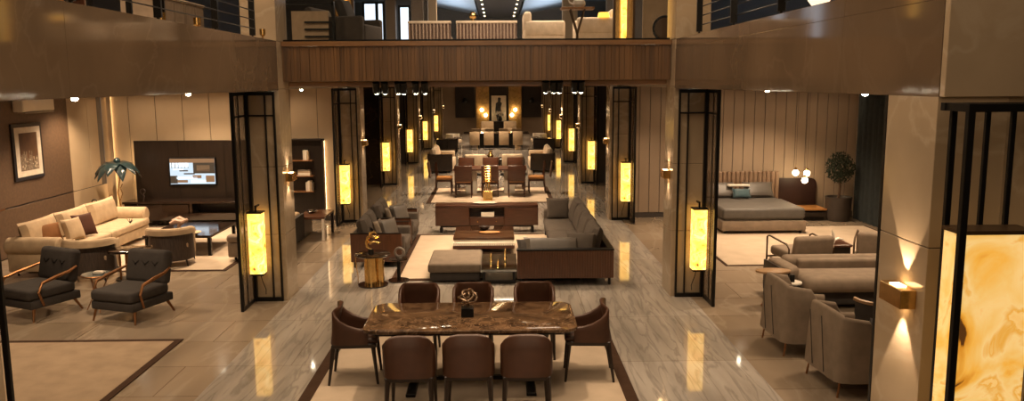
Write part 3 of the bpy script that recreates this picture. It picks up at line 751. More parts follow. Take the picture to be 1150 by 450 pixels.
# ================================================================== SECOND DINING GROUP
def make_chair2():
    t = thing('dining_chair', '', 'chair')
    MB().box(-.24, .24, -.24, .22, .41, .48, .02, 2).build('seat', M_orange, t)
    MB().box(-.24, .24, .21, .25, .50, .95, .012, 2, M=T(0, .10, 0, R(-8))).build('backrest', M_redwood, t)
    for sx in (-1, 1):
        MB().tube([(sx*.22, -.21, .42), (sx*.22, -.22, 0)], [.022, .016], 6).build('leg', M_redwood, t)
        MB().tube([(sx*.22, .24, .90), (sx*.22, .21, .45), (sx*.22, .26, 0)], [.018, .024, .016], 6).build('leg', M_redwood, t)
    MB().box(-.22, .22, -.2, .2, .35, .41, .004, 1).build('apron', M_redwood, t)
    return t
c2 = make_chair2()
L2 = [(-.98, 22.75, PI, 'near side, left'), (.50, 22.75, PI, 'near side, right'), (-.24, 22.8, PI, 'near side, middle'), (-1.58, 23.5, R(90), 'at the left end'), (1.10, 23.5, R(-90), 'at the right end'),
      (-.98, 24.35, 0, 'far side, left'), (-.24, 24.35, 0, 'far side, middle'), (.50, 24.35, 0, 'far side, right')]
for i, (x, y, rz, w_) in enumerate(L2):
    o = c2 if i == 0 else dup(c2)
    o.location = (x, y, .014); o.rotation_euler = (0, 0, rz); tag(o, 'walnut chair at the second dining table, ' + w_, 'chair', 'walnut chairs at the second dining table')
t = thing('dining_table', 'walnut dining table with dark base behind the media console', 'table', (-.24, 23.5, .014))
MB().box(-1.05, 1.05, -.48, .48, .69, .74, .012, 2).build('top', M_redwood, t)
for x in (-.55, .55): MB().box(x-.16, x+.16, -.2, .2, 0, .69, .02, 2).build('pedestal', M_white, t)
t = thing('gold_openwork_stand', 'tall golden openwork stand in front of the walnut dining chairs', 'stand', (-.30, 21.95, .014))
MB().box(-.13, .13, -.1, .1, 0, .26, .006, 1).build('base', M_gold, t)
mb = MB()
for (a, b, h) in ((-.08, .02, .75), (-.03, -.02, .95), (.03, .03, .85), (.08, -.01, .70)):
    mb.tube([(a, b, .26), (a*.6, b, h*.6), (a*1.3, b, h)], .014, 6)
for k in range(6): mb.tube([(.10*math.cos(q*PI/6), .02, .55+k*.07+.03*math.sin(q*PI/6)) for q in range(12)], .009, 5, closed=True)
mb.build('twigs', M_gold, t)

# ================================================================== THIRD GROUP: cream sofas with black backs
def make_blacksofa(m=M_creamf, W=2.2):
    t = thing('sofa', '', 'sofa')   # faces -Y; width W
    MB().box(-W/2, W/2, .40, .46, .08, .70, .01, 1).box(-W/2, -W/2+.05, -.42, .40, .08, .68, .01, 1).box(W/2-.05, W/2, -.42, .40, .08, .68, .01, 1).build('black_shell', M_lacq, t)
    MB().box(-W/2+.055, W/2-.055, -.43, .395, .10, .42, .04, 3).build('seat', m, t)
    for k in range(3):
        MB().pillow((W-.2)/3, .44, .22, T(-(W-.2)/3+k*(W-.2)/3, .26, .66, R(-12))).build('back_cushion', m, t)
    for sx in (-1, 1):
        for sy in (-.3, .3): MB().box(sx*(W/2-.1)-.03, sx*(W/2-.1)+.03, sy-.03, sy+.03, 0, .1).build('leg', M_black, t)
    for sx in (-1, 1): MB().box(sx*(W/2-.16)-.09, sx*(W/2-.16)+.09, -.4, .2, .42, .64, .05, 3).build('arm_pad', m, t)
    return t
sf = make_blacksofa(); sf.location = (-2.05, 29.85, 0); sf.rotation_euler = (0, 0, R(90)); tag(sf, 'cream sofa in black shell on the left behind the walnut dining table', 'sofa', 'cream sofas in black shells')
dup(sf, (1.55, 29.85, 0), R(-90), 'cream sofa in black shell on the right behind the walnut dining table')
def make_creamchair():
    t = thing('armchair', '', 'armchair')
    MB().box(-.36, .36, .30, .42, .14, .78, .05, 3, M=T(0, 0, 0, R(-4))).build('backrest', M_creamf, t)
    MB().box(-.35, .35, -.38, .30, .16, .44, .05, 3).build('seat', M_creamf, t)
    for sx in (-1, 1):
        MB().box(sx*.40-.035, sx*.40+.035, -.36, .38, .10, .58, .01, 1).build('black_arm', M_lacq, t)
        for sy in (-.3, .3): MB().box(sx*.38-.02, sx*.38+.02, sy-.02, sy+.02, 0, .10).build('leg', M_black, t)
    return t
cc = make_creamchair(); cc.location = (-.80, 28.3, 0); cc.rotation_euler = (0, 0, PI); tag(cc, 'cream armchair with black arms, left of two behind the walnut table', 'armchair', 'cream armchairs with black arms')
dup(cc, (.48, 28.3, 0), PI, 'cream armchair with black arms, right of two behind the walnut table')
t = thing('coffee_table', 'wide black coffee table between the cream sofas', 'coffee table', (-.2, 30.4, 0))
MB().box(-.75, .75, -.6, .6, .30, .36, .008, 1).build('top', M_lacq, t); MB().box(-.6, .6, -.45, .45, 0, .30, .008, 1).build('base', M_black, t)
tag(MB().lathe([(0, 0), (.06, 0), (.12, .12), (.05, .26), (.07, .32), (0, .32)], n=14).build('vase', M_gold, loc=(-.3, 30.3, .361)), 'gold vase on the black coffee table between the cream sofas', 'vase')

# fourth group: high back chairs around a dark table
def make_highback():
    t = thing('dining_chair', '', 'chair')
    MB().box(-.235, .235, .16, .24, .22, .86, .02, 2).build('backrest', M_beigef, t)
    MB().box(-.23, .23, -.26, .16, .30, .47, .03, 2).build('seat', M_beigef, t)
    for sx in (-1, 1):
        for sy in (-.2, .18): MB().box(sx*.22-.018, sx*.22+.018, sy-.018, sy+.018, 0, .30).build('leg', M_dkleg, t)
    return t
hb = make_highback()
for i, x in enumerate((-1.13, -.45, .27, .93)):
    for j in (0, 1):
        o = hb if (i == 0 and j == 0) else dup(hb)
        o.location = (x, 39.0+j*2.3, 0); o.rotation_euler = (0, 0, PI if j == 0 else 0)
        tag(o, 'beige high-back chair at the far dark table, %s on the %s side' % (('leftmost', 'second from left', 'third from left', 'rightmost')[i], ('near', 'far')[j]), 'chair', 'beige high-back chairs at the far table')
t = thing('dining_table', 'dark dining table far down the hall between beige chairs', 'table', (-.1, 40.15, 0))
MB().box(-1.6, 1.6, -.6, .6, .70, .75, .01, 1).build('top', M_lacq, t); MB().box(-.9, .9, -.25, .25, 0, .70, .01, 1).build('base', M_black, t)
def make_ringchair():
    t = thing('armchair', '', 'armchair')
    mb = MB(); mb.shell([(x, y) for x, y in arc(0, 0, .38, 200, -20, 14)][::-1], .55, .72, .06); mb.build('white_back_ring', M_white, t)
    MB().box(-.30, .30, -.32, .25, .30, .46, .05, 3).build('seat', M_creamf, t)
    for a in (-1, 1):
        for b in (-.25, .28): MB().tube([(a*.33, b, .55), (a*.35, b, 0)], .022, 6).build('leg', M_white, t)
    return t
rc = make_ringchair()
for i, (x, y, rz, w_) in enumerate(((-2.15, 39.6, R(70), 'left end of the far dark table'), (1.95, 39.6, R(-70), 'right end of the far dark table'))):
    o = rc if i == 0 else dup(rc); o.location = (x, y, 0); o.rotation_euler = (0, 0, rz)
    tag(o, 'white round-backed armchair at the ' + w_, 'armchair', 'white round-backed armchairs')
for i, x in enumerate((-2.35, 2.1)):
    t = thing('side_cabinet', 'dark low cabinet at the %s of the far dark table' % ('left', 'right')[i], 'cabinet', (x, 37.6, 0), group='dark low cabinets')
    MB().box(-.5, .5, -.25, .25, .06, .62, .01, 1).build('body', M_lacq, t); MB().box(-.45, .45, -.2, .2, 0, .06).build('plinth', M_black, t)
    MB().box(-.48, -.01, -.262, -.251, .09, .58, .003, 1).build('door', M_dkwood, t); MB().box(.01, .48, -.262, -.251, .09, .58, .003, 1).build('door', M_dkwood, t)

# far wall: stone pilasters, picture, console, lamps, dark niches
t = tag(MB().box(-1.35, -.55, 50.7, 50.995, 0, 3.2, .01, 1).build('stone_pilaster', M_goldstone), 'gold textured stone pilaster left of the far portrait', 'pilaster', 'gold stone pilasters')
t = tag(MB().box(.66, 1.45, 50.7, 50.995, 0, 3.2, .01, 1).build('stone_pilaster', M_goldstone), 'gold textured stone pilaster right of the far portrait', 'pilaster', 'gold stone pilasters')
st('wall_far_niche', MB().box(-.55, .66, 50.85, 50.99, 0, 3.2), M_dkwood)
t = thing('framed_picture', 'tall framed dark figure picture on the far wall', 'picture', (.05, 50.8, 1.55))
MB().box(-.52, .52, -.03, .03, -.88, .88, .01, 1).build('frame', M_black, t)
MB().box(-.46, .46, -.036, -.031, -.82, .82).build('mount', mat('picture_paper', (.62, .50, .36), .6, emit=.0), t)
mb = MB()
pts = [(-.10, -.75), (.12, -.75), (.15, -.3), (.12, .1), (.2, .35), (.1, .45), (.14, .66), (.02, .72), (-.06, .66), (-.05, .45), (-.18, .35), (-.22, -.1)]
mb.prism([(x, y) for x, y in pts], .0365, .040, M=Matrix(((1, 0, 0, 0), (0, 0, -1, 0), (0, 1, 0, 0), (0, 0, 0, 1)))).build('dark_figure', mat('ink', (.03, .025, .025), .6, scale=6, var=.8), t)
for i, x in enumerate((-2.05, 2.1)):
    t = thing('wall_niche_panel', 'dark framed panel with a glass shelf %s of the gold pilasters' % ('left', 'right')[i], 'wall panel', (x, 50.9, 2.02), group='dark wall panels')
    MB().box(-.6, .6, -.05, .09, -1.0, 1.02, .01, 1).build('panel', M_dkwood, t)
    MB().box(-.5, .5, -.2, -.051, -.1, -.07).build('shelf', M_black, t)
    MB().lathe([(0, 0), (.12, 0), (.16, .1), (.08, .3), (0, .32)], M=T(0, -.12, -.07)).build('ornament', M_black, t)
t = thing('console_table', 'dark console table under the far portrait', 'console', (.05, 50.3, 0))
MB().box(-1.05, 1.05, -.25, .25, .74, .82, .01, 1).build('top', M_dkwood, t)
for x in (-.95, .95): MB().box(x-.04, x+.04, -.2, .2, 0, .74).build('leg', M_dkwood, t)
for i, x in enumerate((-.65, .72)):
    t = thing('low_chair', 'low beige chair, %s of two before the far console' % ('left', 'right')[i], 'chair', (x, 49.2, 0), PI*0, 'low beige chairs')
    MB().box(-.38, .38, .1, .2, .3, .85, .03, 2).build('backrest', M_beigef, t); MB().box(-.38, .38, -.4, .1, .25, .45, .04, 2).build('seat', M_beigef, t)
    MB().box(-.3, .3, -.3, .15, 0, .25).build('base', M_dkleg, t)
t = thing('flower_vase', 'white flower vase on the console under the far portrait', 'vase', (.12, 50.3, .821))
MB().lathe([(0, 0), (.1, 0), (.16, .15), (.08, .32), (0, .32)], n=14).build('vase_body', M_black, t)
mb = MB(); random.seed(2)
for k in range(12): mb.ball(random.uniform(-.2, .2), random.uniform(-.1, .1), .42+random.uniform(-.06, .2), .07, nu=8, nv=6)
mb.build('blossoms', M_white, t)
for i, (x, z) in enumerate(((-1.0, 1.5), (-.77, 1.18), (.86, 1.18), (1.07, 1.5))):
    t = thing('globe_wall_light', 'small glowing globe on the far gold pilasters, %s from left' % ('first', 'second', 'third', 'fourth')[i], 'wall lamp', (x, 50.62, z), group='globe lights on the far pilasters')
    MB().ball(0, -.06, 0, .105, nu=12, nv=8).build('globe', M_globe, t); MB().cyl(0, 0, 0, .10, .03, M=T(0, .08, 0, R(90))).build('bracket', M_gold, t)

# ================================================================== LEFT ROOM
# picture on the brown wall
t = thing('framed_picture', 'framed city-lights picture with pale mount on the brown left wall', 'picture', (WL+.05, 15.85, 1.93), R(90))
MB().box(-.50, .50, -.02, .02, -.54, .54, .008, 1).build('frame', M_dkwood, t)
MB().box(-.43, .43, -.026, -.021, -.47, .47).build('mount', M_page, t)
MB().box(-.30, .30, -.03, -.027, -.36, .36).build('print', mat('dusk_print', (.10, .045, .016), .5, scale=3, var=.5), t)
random.seed(5); mb = MB(); mb2 = MB()
for k in range(16):
    x = -.28+k*.036; h = random.uniform(.08, .38) ; mb.box(x-.014, x+.014, -.033, -.031, -.35, -.35+h)
for k in range(22):
    x = random.uniform(-.27, .27); z = random.uniform(-.34, -.1); mb2.box(x-.01, x+.01, -.035, -.0335, z, z+random.uniform(.01, .05))
mb.build('print_towers', mat('print_tower', (.22, .17, .12), .6, scale=20, var=.6), t); mb2.build('print_lights', mat('print_light', (.6, .5, .36), .6), t)
# air conditioner
t = thing('air_conditioner', 'white split air conditioner high on the brown left wall', 'air conditioner', (WL+.03, 16.05, 2.66), R(90))
MB().box(-.55, .55, -.21, 0, .03, .28, .03, 3).build('casing', M_plastic, t)
MB().box(-.50, .50, -.215, -.06, .0, .028, .006, 1).build('louvre', mat('grey_plastic', (.25, .2, .15), .4), t)
# TV wall panel
t = thing('slatted_backdrop', 'tall dark brown wall panel behind the television', 'wall panel', (-6.9, 18.92, 0))
MB().box(-1.52, 1.62, -.03, .0, .35, 1.91, .006, 1).build('panel', M_dkwood, t)
for x in (-.5, .55): MB().box(x-.004, x+.004, -.036, -.03, .36, 1.90).build('seam', M_black, t)
t = thing('television', 'wall television showing a bright room on its screen', 'television', (-7.08, 18.86, 1.2))
MB().box(-.54, .54, -.025, .025, -.32, .32, .006, 1).build('casing', M_black, t)
SC = [mat('screen_blue', (.1, .12, .15), .3, emit=.9, ecol=(.40, .52, .62), var=.1), mat('screen_dark', (.02, .02, .02), .3, emit=.25, ecol=(.12, .08, .05)), mat('screen_brown', (.05, .03, .02), .3, emit=.5, ecol=(.32, .18, .09)), mat('screen_white', (.1, .1, .1), .3, emit=1.2, ecol=(.62, .72, .80))]
mb = MB()
mb.box(-.515, .515, -.027, -.0255, -.295, .295, mi=0)
def q(x0, x1, z0, z1, mi, sk=0): mb.add([(x0, -.0285, z0), (x1, -.0285, z0+sk), (x1, -.0285, z1+sk), (x0, -.0285, z1)], [(0, 1, 2, 3)], mi)
q(-.515, .515, .2, .295, 2); q(.02, .515, -.05, .2, 1); q(.1, .4, -.0, .14, 2); q(-.5, -.08, .1, .2, 3)
for k in range(6): q(-.48+k*.075, -.46+k*.075, .08, .2, 1)
q(-.515, -.35, -.28, -.1, 1); q(-.36, -.12, -.26, -.2, 2); q(-.38, .1, -.18, -.12, 3); q(.0, .2, -.16, -.09, 2); q(-.2, .05, -.07, -.04, 1); q(.3, .5, -.25, -.1, 2); q(-.3, -.1, .0, .03, 1); q(-.45, -.2, .03, .06, 3); q(-.05, .3, -.27, -.2, 3)
mb.build('screen', SC, t, flat=True)
# TV console
t = thing('tv_console', 'long dark glossy console below the television', 'console', (-7.0, 18.55, 0))
MB().box(-1.5, 1.7, -.27, .27, .52, .57, .006, 1).box(-1.46, 1.66, -.25, .27, .14, .30, .006, 1).box(-1.46, -1.40, -.25, .27, .3, .52).box(.0, .06, -.25, .27, .3, .52).box(1.6, 1.66, -.25, .27, .3, .52).build('carcass', M_lacq, t)
MB().box(-1.44, -.02, -.262, -.251, .17, .50, .003, 1).build('door', M_lacq, t)
MB().box(.08, 1.58, .2, .24, .3, .52).build('niche_back', M_dkwood, t)
for x in (-1.2, 1.4): MB().box(x-.05, x+.05, -.2, .2, 0, .14).build('leg', M_black, t)
# bookshelf panel
t = thing('bookshelf', 'dark wall bookshelf with copper-edged shelves right of the television wall', 'bookshelf', (-4.65, 18.9, 0))
MB().box(-.60, .60, .06, .09, .1, 1.93, .004, 1).box(.56, .60, -.12, .06, .1, 1.93, .004, 1).box(-.60, .60, -.12, .06, 1.89, 1.93, .004, 1).build('back_panel', M_dkwood, t)
for z in (.72, 1.08, 1.44): MB().box(-.58, .36, -.16, .06, z-.02, z, .003, 1).build('shelf', M_copper, t)
random.seed(9)
for (x0, n, z, lay, w_) in ((.16, 3, 1.44, 0, 'top'), (.05, 4, 1.08, 1, 'middle'), (.2, 4, .72, 0, 'bottom')):
    for k in range(n):
        h = random.uniform(.2, .27)
        if lay: b = MB().box(-.14, .14, -.1, .05, 0, .032, .003, 1); loc = (-4.65+x0+.1, 18.87, z+.001+k*.034)
        else: b = MB().box(-.02, .02, -.1, .05, 0, h, .003, 1); loc = (-4.65+x0+k*.045, 18.87, z+.001)
        o = b.build('book', (M_page, M_white, M_beigef, M_taupef)[k % 4], loc=loc)
        tag(o, 'pale book on the %s copper shelf of the dark bookshelf' % w_, 'book', 'books on the %s copper shelf' % w_)

st('trim_20', MB().box(WL+.16, WL+.25, 18.93, 18.945, .05, 3.09), M_cream)  # fin added to hide the corner strip so only its glow shows
# teal flower sculpture
t = thing('flower_sculpture', 'giant teal glazed flower on a brass stem beside the television wall', 'sculpture', (-8.50, 18.2, 0))
t.scale = (1.05, 1.05, 1.0)
MB().cyl(0, 0, 0, .03, .16, n=20).build('base', M_gold, t)
MB().tube([(0, 0, .03), (.02, 0, .45), (-.03, 0, .8), (.03, 0, 1.1), (0, 0, 1.42)], .014, 8).tube([(0, 0, .6), (.07, 0, .78), (.03, 0, .9), (.08, 0, 1.0)], .009, 6).build('stem', M_gold, t)
mb = MB()
for k in range(11):
    a = 2*PI*k/11+.2; L_ = .40+.05*(k % 3); dz = -.20-.10*(k % 2)
    vs = []; fs = []
    n = 7
    for i in range(n+1):
        u = i/n; r_ = .03+L_*u; wv = .14*math.sin(PI*min(1, u*.9+.12))**.7*(1 if u < .98 else .1)
        z = 1.46+.10*math.sin(u*PI*.8)+dz*u*u*1.3
        for s_ in (-1, 0, 1):
            x = r_*math.cos(a)-s_*wv*math.sin(a); y = r_*math.sin(a)+s_*wv*math.cos(a)
            vs.append((x, y, z-(.035 if s_ else 0))); 
    m_ = len(vs); vs += [(x, y, z-.012) for x, y, z in vs]
    for i in range(n):
        for j in range(2):
            b_ = i*3+j; fs.append((b_, b_+1, b_+4, b_+3)); fs.append((m_+b_, m_+b_+3, m_+b_+4, m_+b_+1))
        fs.append((i*3, i*3+3, m_+i*3+3, m_+i*3)); fs.append((i*3+2, m_+i*3+2, m_+i*3+5, i*3+5))
    mb.add(vs, fs)
mb.ball(0, 0, 1.52, .07).build('petals', M_teal, t)
for i, (x, y, h) in enumerate(((-8.72, 17.5, .34), (-8.02, 18.3, .30))):
    t = thing('figurine', ('dark ringed figurine on a thin stand behind the left sofa', 'small dark figurine standing on the console left end')[i], 'figurine', (x, y, (.0, .57)[i]))
    z0 = (.42, 0)[i]
    if i == 0: MB().cyl(0, 0, 0, .02, .12).tube([(0, 0, .02), (0, 0, .5)], .012, 6).build('stand', M_gold, t)
    MB().tube([(0, 0, z0), (.03, 0, z0+h*.4), (-.01, 0, z0+h*.6)], .014, 6).tube([(.055*math.cos(a*PI/6), 0, z0+h*.8+.055*math.sin(a*PI/6)) for a in range(12)], .014, 6, closed=True).build('ring_body', M_dkleg, t)

# cream sofa along the left wall
t = thing('long_sofa', 'long beige sofa with rolled arms along the brown left wall', 'sofa', (-7.82, 15.15, .014), R(90))
t.scale = (1, .84, 1)
# local: faces -Y (after 90 deg -> +X); width along local x = world y
W = 3.6
MB().box(-W/2+.1, W/2-.1, -.62, .42, .10, .30, .03, 2).build('base', M_beigef, t)
for k in (-1, 1): MB().box(k*.84-.83, k*.84+.83, -.66, .22, .302, .45, .05, 3).build('seat_cushion', M_beigef, t)
MB().box(-W/2+.15, W/2-.15, .28, .44, .30, .66, .05, 3).build('back_frame', M_beigef, t)
for k in range(3): MB().pillow(1.12, .50, .26, T(-1.13+k*1.13, .18, .66, R(-14))).build('back_cushion', M_beigef, t)
for k in (-1, 1):
    Mx = T(k*(W/2-.12), .46, .52, R(90))
    MB().lathe([(0, 0), (.12, 0), (.15, .03), (.155, .5), (.15, 1.02), (.12, 1.05), (0, 1.05)], n=20, M=Mx).build('rolled_arm', M_beigef, t)
    MB().box(k*(W/2-.12)-.10, k*(W/2-.12)+.10, -.5, .42, .10, .42, .02, 2).build('arm_base', M_beigef, t)
for x in (-1.6, 1.6):
    for y in (-.5, .35): MB().cyl(x, y, 0, .10, .02).build('leg', M_dkleg, t)
pillow('rust brown cushion on the near end of the long beige sofa', -7.84, 14.05, .65, .46, .34, .15, R(-22), R(60), M_rust, group='cushions on the long beige sofa')
pillow('beige cushion beside the rust cushion on the long sofa', -7.56, 14.34, .66, .42, .42, .14, R(-20), R(72), M_beigef, group='cushions on the long beige sofa')
pillow('dark rust cushion leaning on the long beige sofa back', -7.54, 14.70, .68, .42, .42, .14, R(-22), R(66), M_rustd, group='cushions on the long beige sofa')
t = thing('dried_sprig', 'small dark sprig ornament on the long beige sofa seat', 'ornament', (-7.35, 16.1, .466))
mb = MB()
for k in range(7): mb.tube([(0, 0, 0), (.06*math.cos(k), .06*math.sin(k), .05+.01*k)], [.008, .003], 5)
mb.build('twigs', M_dkleg, t)

# barrel chairs
def make_barrel():
    t = thing('barrel_chair', '', 'armchair')
    pl = arc(0, 0, .37, -25, 205, 22)
    pl = pl[::-1] if False else pl
    MB().shell(pl[::-1], .12, .60, .045, .03).build('slatted_shell', mat('ribbed_brown', (.045, .030, .022), .6, stretch=(30, 30, .1), scale=4, var=.5), t)
    MB().shell(arc(0, 0, .385, -28, 208, 22)[::-1], .58, [.70 if 5 < k < 18 else .70-.012*abs(k-(5 if k < 6 else 17)) for k in range(23)], .08, .02).build('top_rim', M_beigef, t)
    MB().box(-.31, .31, -.34, .26, .20, .45, .06, 3).build('seat', M_beigef, t)
    for sx in (-1, 1):
        MB().box(sx*.35-.02, sx*.35+.02, -.38, -.08, .14, .60, .015, 2).build('side_panel', M_beigef, t)
        MB().tube([(sx*.30, -.28, .22), (sx*.34, -.34, 0)], [.02, .012], 6).build('leg', M_dkleg, t)
        MB().tube([(sx*.25, .25, .20), (sx*.29, .31, 0)], [.02, .012], 6).build('leg', M_dkleg, t)
    return t
bc = make_barrel(); bc.location = (-5.85, 14.35, .014); bc.rotation_euler = (0, 0, R(195)); tag(bc, 'beige barrel chair with dark ribbed back, right of two', 'armchair', 'beige barrel chairs')
dup(bc, (-6.82, 13.42, 0), R(190), 'beige barrel chair with dark ribbed back, left of two in front of the sofa')

# tables of the left room
t = thing('coffee_table', 'low dark rectangular coffee table before the long console', 'coffee table', (-6.0, 15.75, .014))
MB().box(-.62, .62, -.75, .75, .34, .39, .006, 1).build('top', M_lacq, t)
for sx in (-1, 1):
    for sy in (-1, 1): MB().box(sx*.58-.03, sx*.58+.03, sy*.70-.03, sy*.70+.03, 0, .34).build('leg', M_black, t)
t = thing('oval_side_table', 'dark oval table on copper rods between the barrel chairs', 'side table', (-6.11, 13.3, .0))
MB().prism(rrect(.66, .55, .22, 6), .47, .51, .008).build('top', M_lacq, t)
for k, (x, y) in enumerate(((-.12, -.12), (.0, -.16), (.12, -.1), (.1, .12), (-.1, .12))): MB().cyl(x, y, .02, .47, .016, n=10).build('copper_rod', M_copper, t)
MB().cyl(0, 0, 0, .02, .24, n=28).build('base', M_black, t)
t = thing('coral_sculpture', 'pale coral-like sculpture on the dark coffee table', 'sculpture', (-6.08, 15.35, .405))
mb = MB()
mb.tube([(-.05, 0, 0), (-.02, 0, .10), (.02, 0, .17)], [.05, .028, .04], 8)
mb.tube([(-.18, 0, .17), (-.06, .02, .22), (.06, -.02, .20), (.16, 0, .25)], [.03, .055, .05, .025], 8)
mb.tube([(-.14, .04, .22), (.0, .02, .27), (.14, .03, .20)], [.03, .045, .03], 8)
mb.build('coral', mat('blush_ceramic', (.42, .27, .19), .5), t)
t = thing('bowl', 'shallow dark bowl on the dark coffee table', 'bowl', (-5.75, 15.1, .405))
MB().lathe([(0, 0), (.08, 0), (.16, .05), (.15, .055), (.07, .012), (0, .012)], n=20).build('bowl_body', M_beigef, t)

# charcoal lounge chairs with copper arms
def make_lounge():
    t = thing('lounge_chair', '', 'armchair')
    MB().box(-.36, .36, -.40, .36, .17, .285, .02, 2).build('seat_frame', M_greyd, t)
    MB().box(-.355, .355, -.42, .30, .288, .44, .05, 4).build('seat_cushion', M_greyd, t)
    b = MB(); Mx = T(0, .32, .64, R(-13))
    b.box(-.35, .35, -.085, .085, -.24, .24, .065, 4, M=Mx).build('back_cushion', M_greyd, t)
    bt = MB()
    for x in (-.17, 0.0, .17): bt.ball(x, -.087, .02, .013, M=Mx, nu=8, nv=6)
    for x in (-.17, 0.0, .17): bt.tube([(x-.06, -.086, .07), (x, -.089, .02), (x+.06, -.086, .07)], .004, 4, M=Mx)
    bt.build('button', M_black, t)
    for sx in (-1, 1):
        MB().tube([(sx*.33, -.34, .18), (sx*.36, -.38, 0)], [.022, .013], 8).build('leg', M_copper, t)
        MB().tube([(sx*.31, .28, .18), (sx*.34, .38, 0)], [.022, .013], 8).build('leg', M_copper, t)
        MB().tube([(sx*.375, -.22, .20), (sx*.40, -.30, .40), (sx*.40, -.24, .52), (sx*.40, -.05, .56), (sx*.395, .18, .60), (sx*.36, .32, .64)], [.016, .018, .02, .026, .02, .016], 8).build('arm', M_copper, t)
    return t
lc = make_lounge(); lc.location = (-5.10, 11.12, 0); lc.rotation_euler = (0, 0, R(-20)); tag(lc, 'charcoal lounge chair with copper arms, right of the pair', 'armchair', 'charcoal lounge chairs')
dup(lc, (-6.50, 11.32, 0), R(-26), 'charcoal lounge chair with copper arms, left of the pair')
t = thing('wire_side_table', 'small round side table on wire legs between the charcoal chairs', 'side table', (-5.74, 11.42, 0))
MB().lathe([(0, .50), (.16, .50), (.20, .52), (.20, .535), (0, .535)], n=28).build('top', M_bluegl, t)
MB().tube([(.2*math.cos(a*PI/14), .2*math.sin(a*PI/14), .52) for a in range(28)], .010, 6, closed=True).build('copper_rim', M_copper, t)
for k in range(3):
    a = k*2*PI/3+.5
    MB().tube([(.16*math.cos(a), .16*math.sin(a), .50), (.05*math.cos(a+.8), .05*math.sin(a+.8), .25), (.18*math.cos(a+.5), .18*math.sin(a+.5), 0)], .007, 6).build('wire_leg', M_copper, t)
o = MB().pillow(.16, .10, .04, T(0, 0, .02, R(90))).build('napkin', M_page, loc=(-5.70, 11.40, .536)); tag(o, 'crumpled pale paper on the wire side table', 'paper')

# dark-backed sofa seen behind the first left column
t = thing('loveseat', 'beige loveseat with dark outer back, half hidden behind the first left column', 'sofa', (-4.42, 15.5, .0), R(-90))
MB().box(-.98, .98, -.50, .40, .08, .36, .03, 2).build('seat', M_greige, t)
MB().box(-.96, .96, .38, .44, .08, .58, .01, 1).build('outer_back', M_greyd, t)
MB().box(-.94, .94, .20, .38, .36, .62, .06, 3).build('back_cushion', M_beigef, t)
for k in (-1, 1): MB().box(k*.93-.1, k*.93+.1, -.50, .36, .362, .50, .05, 3).build('arm', M_greige, t)
for k in (-1, 1): MB().cyl(0, 0, 0, .5, .09, n=16, M=T(k*.62-.25, -.15, .47, 0, R(90))).build('bolster', M_creamf, t)
for k in (-.85, .85):
    for y in (-.4, .34): MB().cyl(k, y, 0, .08, .02).build('leg', M_black, t)
t = thing('console_table', 'wood-topped narrow table with a pale end leg behind the loveseat', 'table', (-3.86, 17.0, 0))
MB().box(-.28, .28, -.5, .5, .44, .49, .006, 1).build('top', M_redwoodv, t)
MB().box(.22, .27, -.5, -.42, 0, .44, .004, 1).build('leg', M_page, t); MB().box(-.27, -.2, -.5, .5, 0, .44, .004, 1).box(.22, .27, .42, .5, 0, .44).build('side_panel', M_dkleg, t)
tag(MB().lathe([(0, 0), (.06, 0), (.13, .05), (.12, .055), (0, .02)], n=18).build('bowl', M_sil, loc=(-3.95, 17.0, .491)), 'shallow grey bowl on the wood-topped table behind the loveseat', 'bowl')

# ================================================================== RIGHT ROOM
t = thing('bed', 'wide bed with beige base and dark grey satin cover', 'bed', (5.57, 17.72, .014))
MB().box(-.9, .88, -1.02, 1.02, .06, .27, .02, 2).build('base', M_greige, t)
MB().box(-.87, .85, -.98, 1.0, .27, .52, .07, 4).build('mattress', M_bed, t)
MB().box(-.885, .865, -1.0, .45, .30, .535, .06, 4).build('cover', M_bed, t)
for x in (-.8, .8):
    for y in (-.9, .9): MB().cyl(x, y, 0, .06, .03).build('foot', M_black, t)
mb = MB()
for k in range(20): mb.box(-1.06+k*.103, -1.06+k*.103+.094, 1.04, 1.15, .1, 1.09, .035, 3)
mb.build('headboard', mat('headboard_leather', (.20, .125, .075), .5), t)
for x in (-.48, .42): MB().pillow(.72, .44, .2, T(x, .80, .68, R(-35))).build('pillow', M_satin, t)
pillow('small blue-grey cushion propped in the middle of the bed', 5.53, 18.26, .66, .42, .24, .12, R(-30), 0, M_bluegl, group='cushions on the bed')
tag(MB().box(-.25, .25, -.05, .05, 0, .05, .015, 2).build('folded_paper', M_white, loc=(5.50, 18.42, .80)), 'white folded card above the small bed cushion', 'card')
# nightstand panel
t = thing('nightstand', 'dark rounded panel nightstand with orange-topped shelf beside the bed', 'nightstand', (7.0, 18.7, 0))
pp = [(-.42, .1), (.50, .1), (.50, .78)] + [(.36+.14*math.cos(R(a)), .78+.14*math.sin(R(a))) for a in (20, 45, 70, 90)] + [(-.42, .92)]
MB().prism(pp, -.27, -.23, M=Matrix(((1, 0, 0, 0), (0, 0, -1, 0), (0, 1, 0, 0), (0, 0, 0, 1)))).build('rounded_panel', mat('aubergine', (.022, .008, .006), .4), t)
MB().box(-.42, .52, -.42, .22, .24, .28, .006, 1).build('shelf', M_orange, t)
MB().box(-.42, .52, -.42, .22, .10, .20, .006, 1).build('drawer_box', M_dkwood, t)
MB().box(-.38, .48, -.36, .2, 0, .10).build('plinth', M_black, t)
MB().box(-.42, -.38, -.4, .2, .2, .24).box(.48, .52, -.4, .2, .2, .24).build('support', M_dkwood, t)
t = thing('pendant_cluster', 'cluster of three glowing globes hanging over the nightstand', 'pendant lamp', (6.98, 18.45, 0))
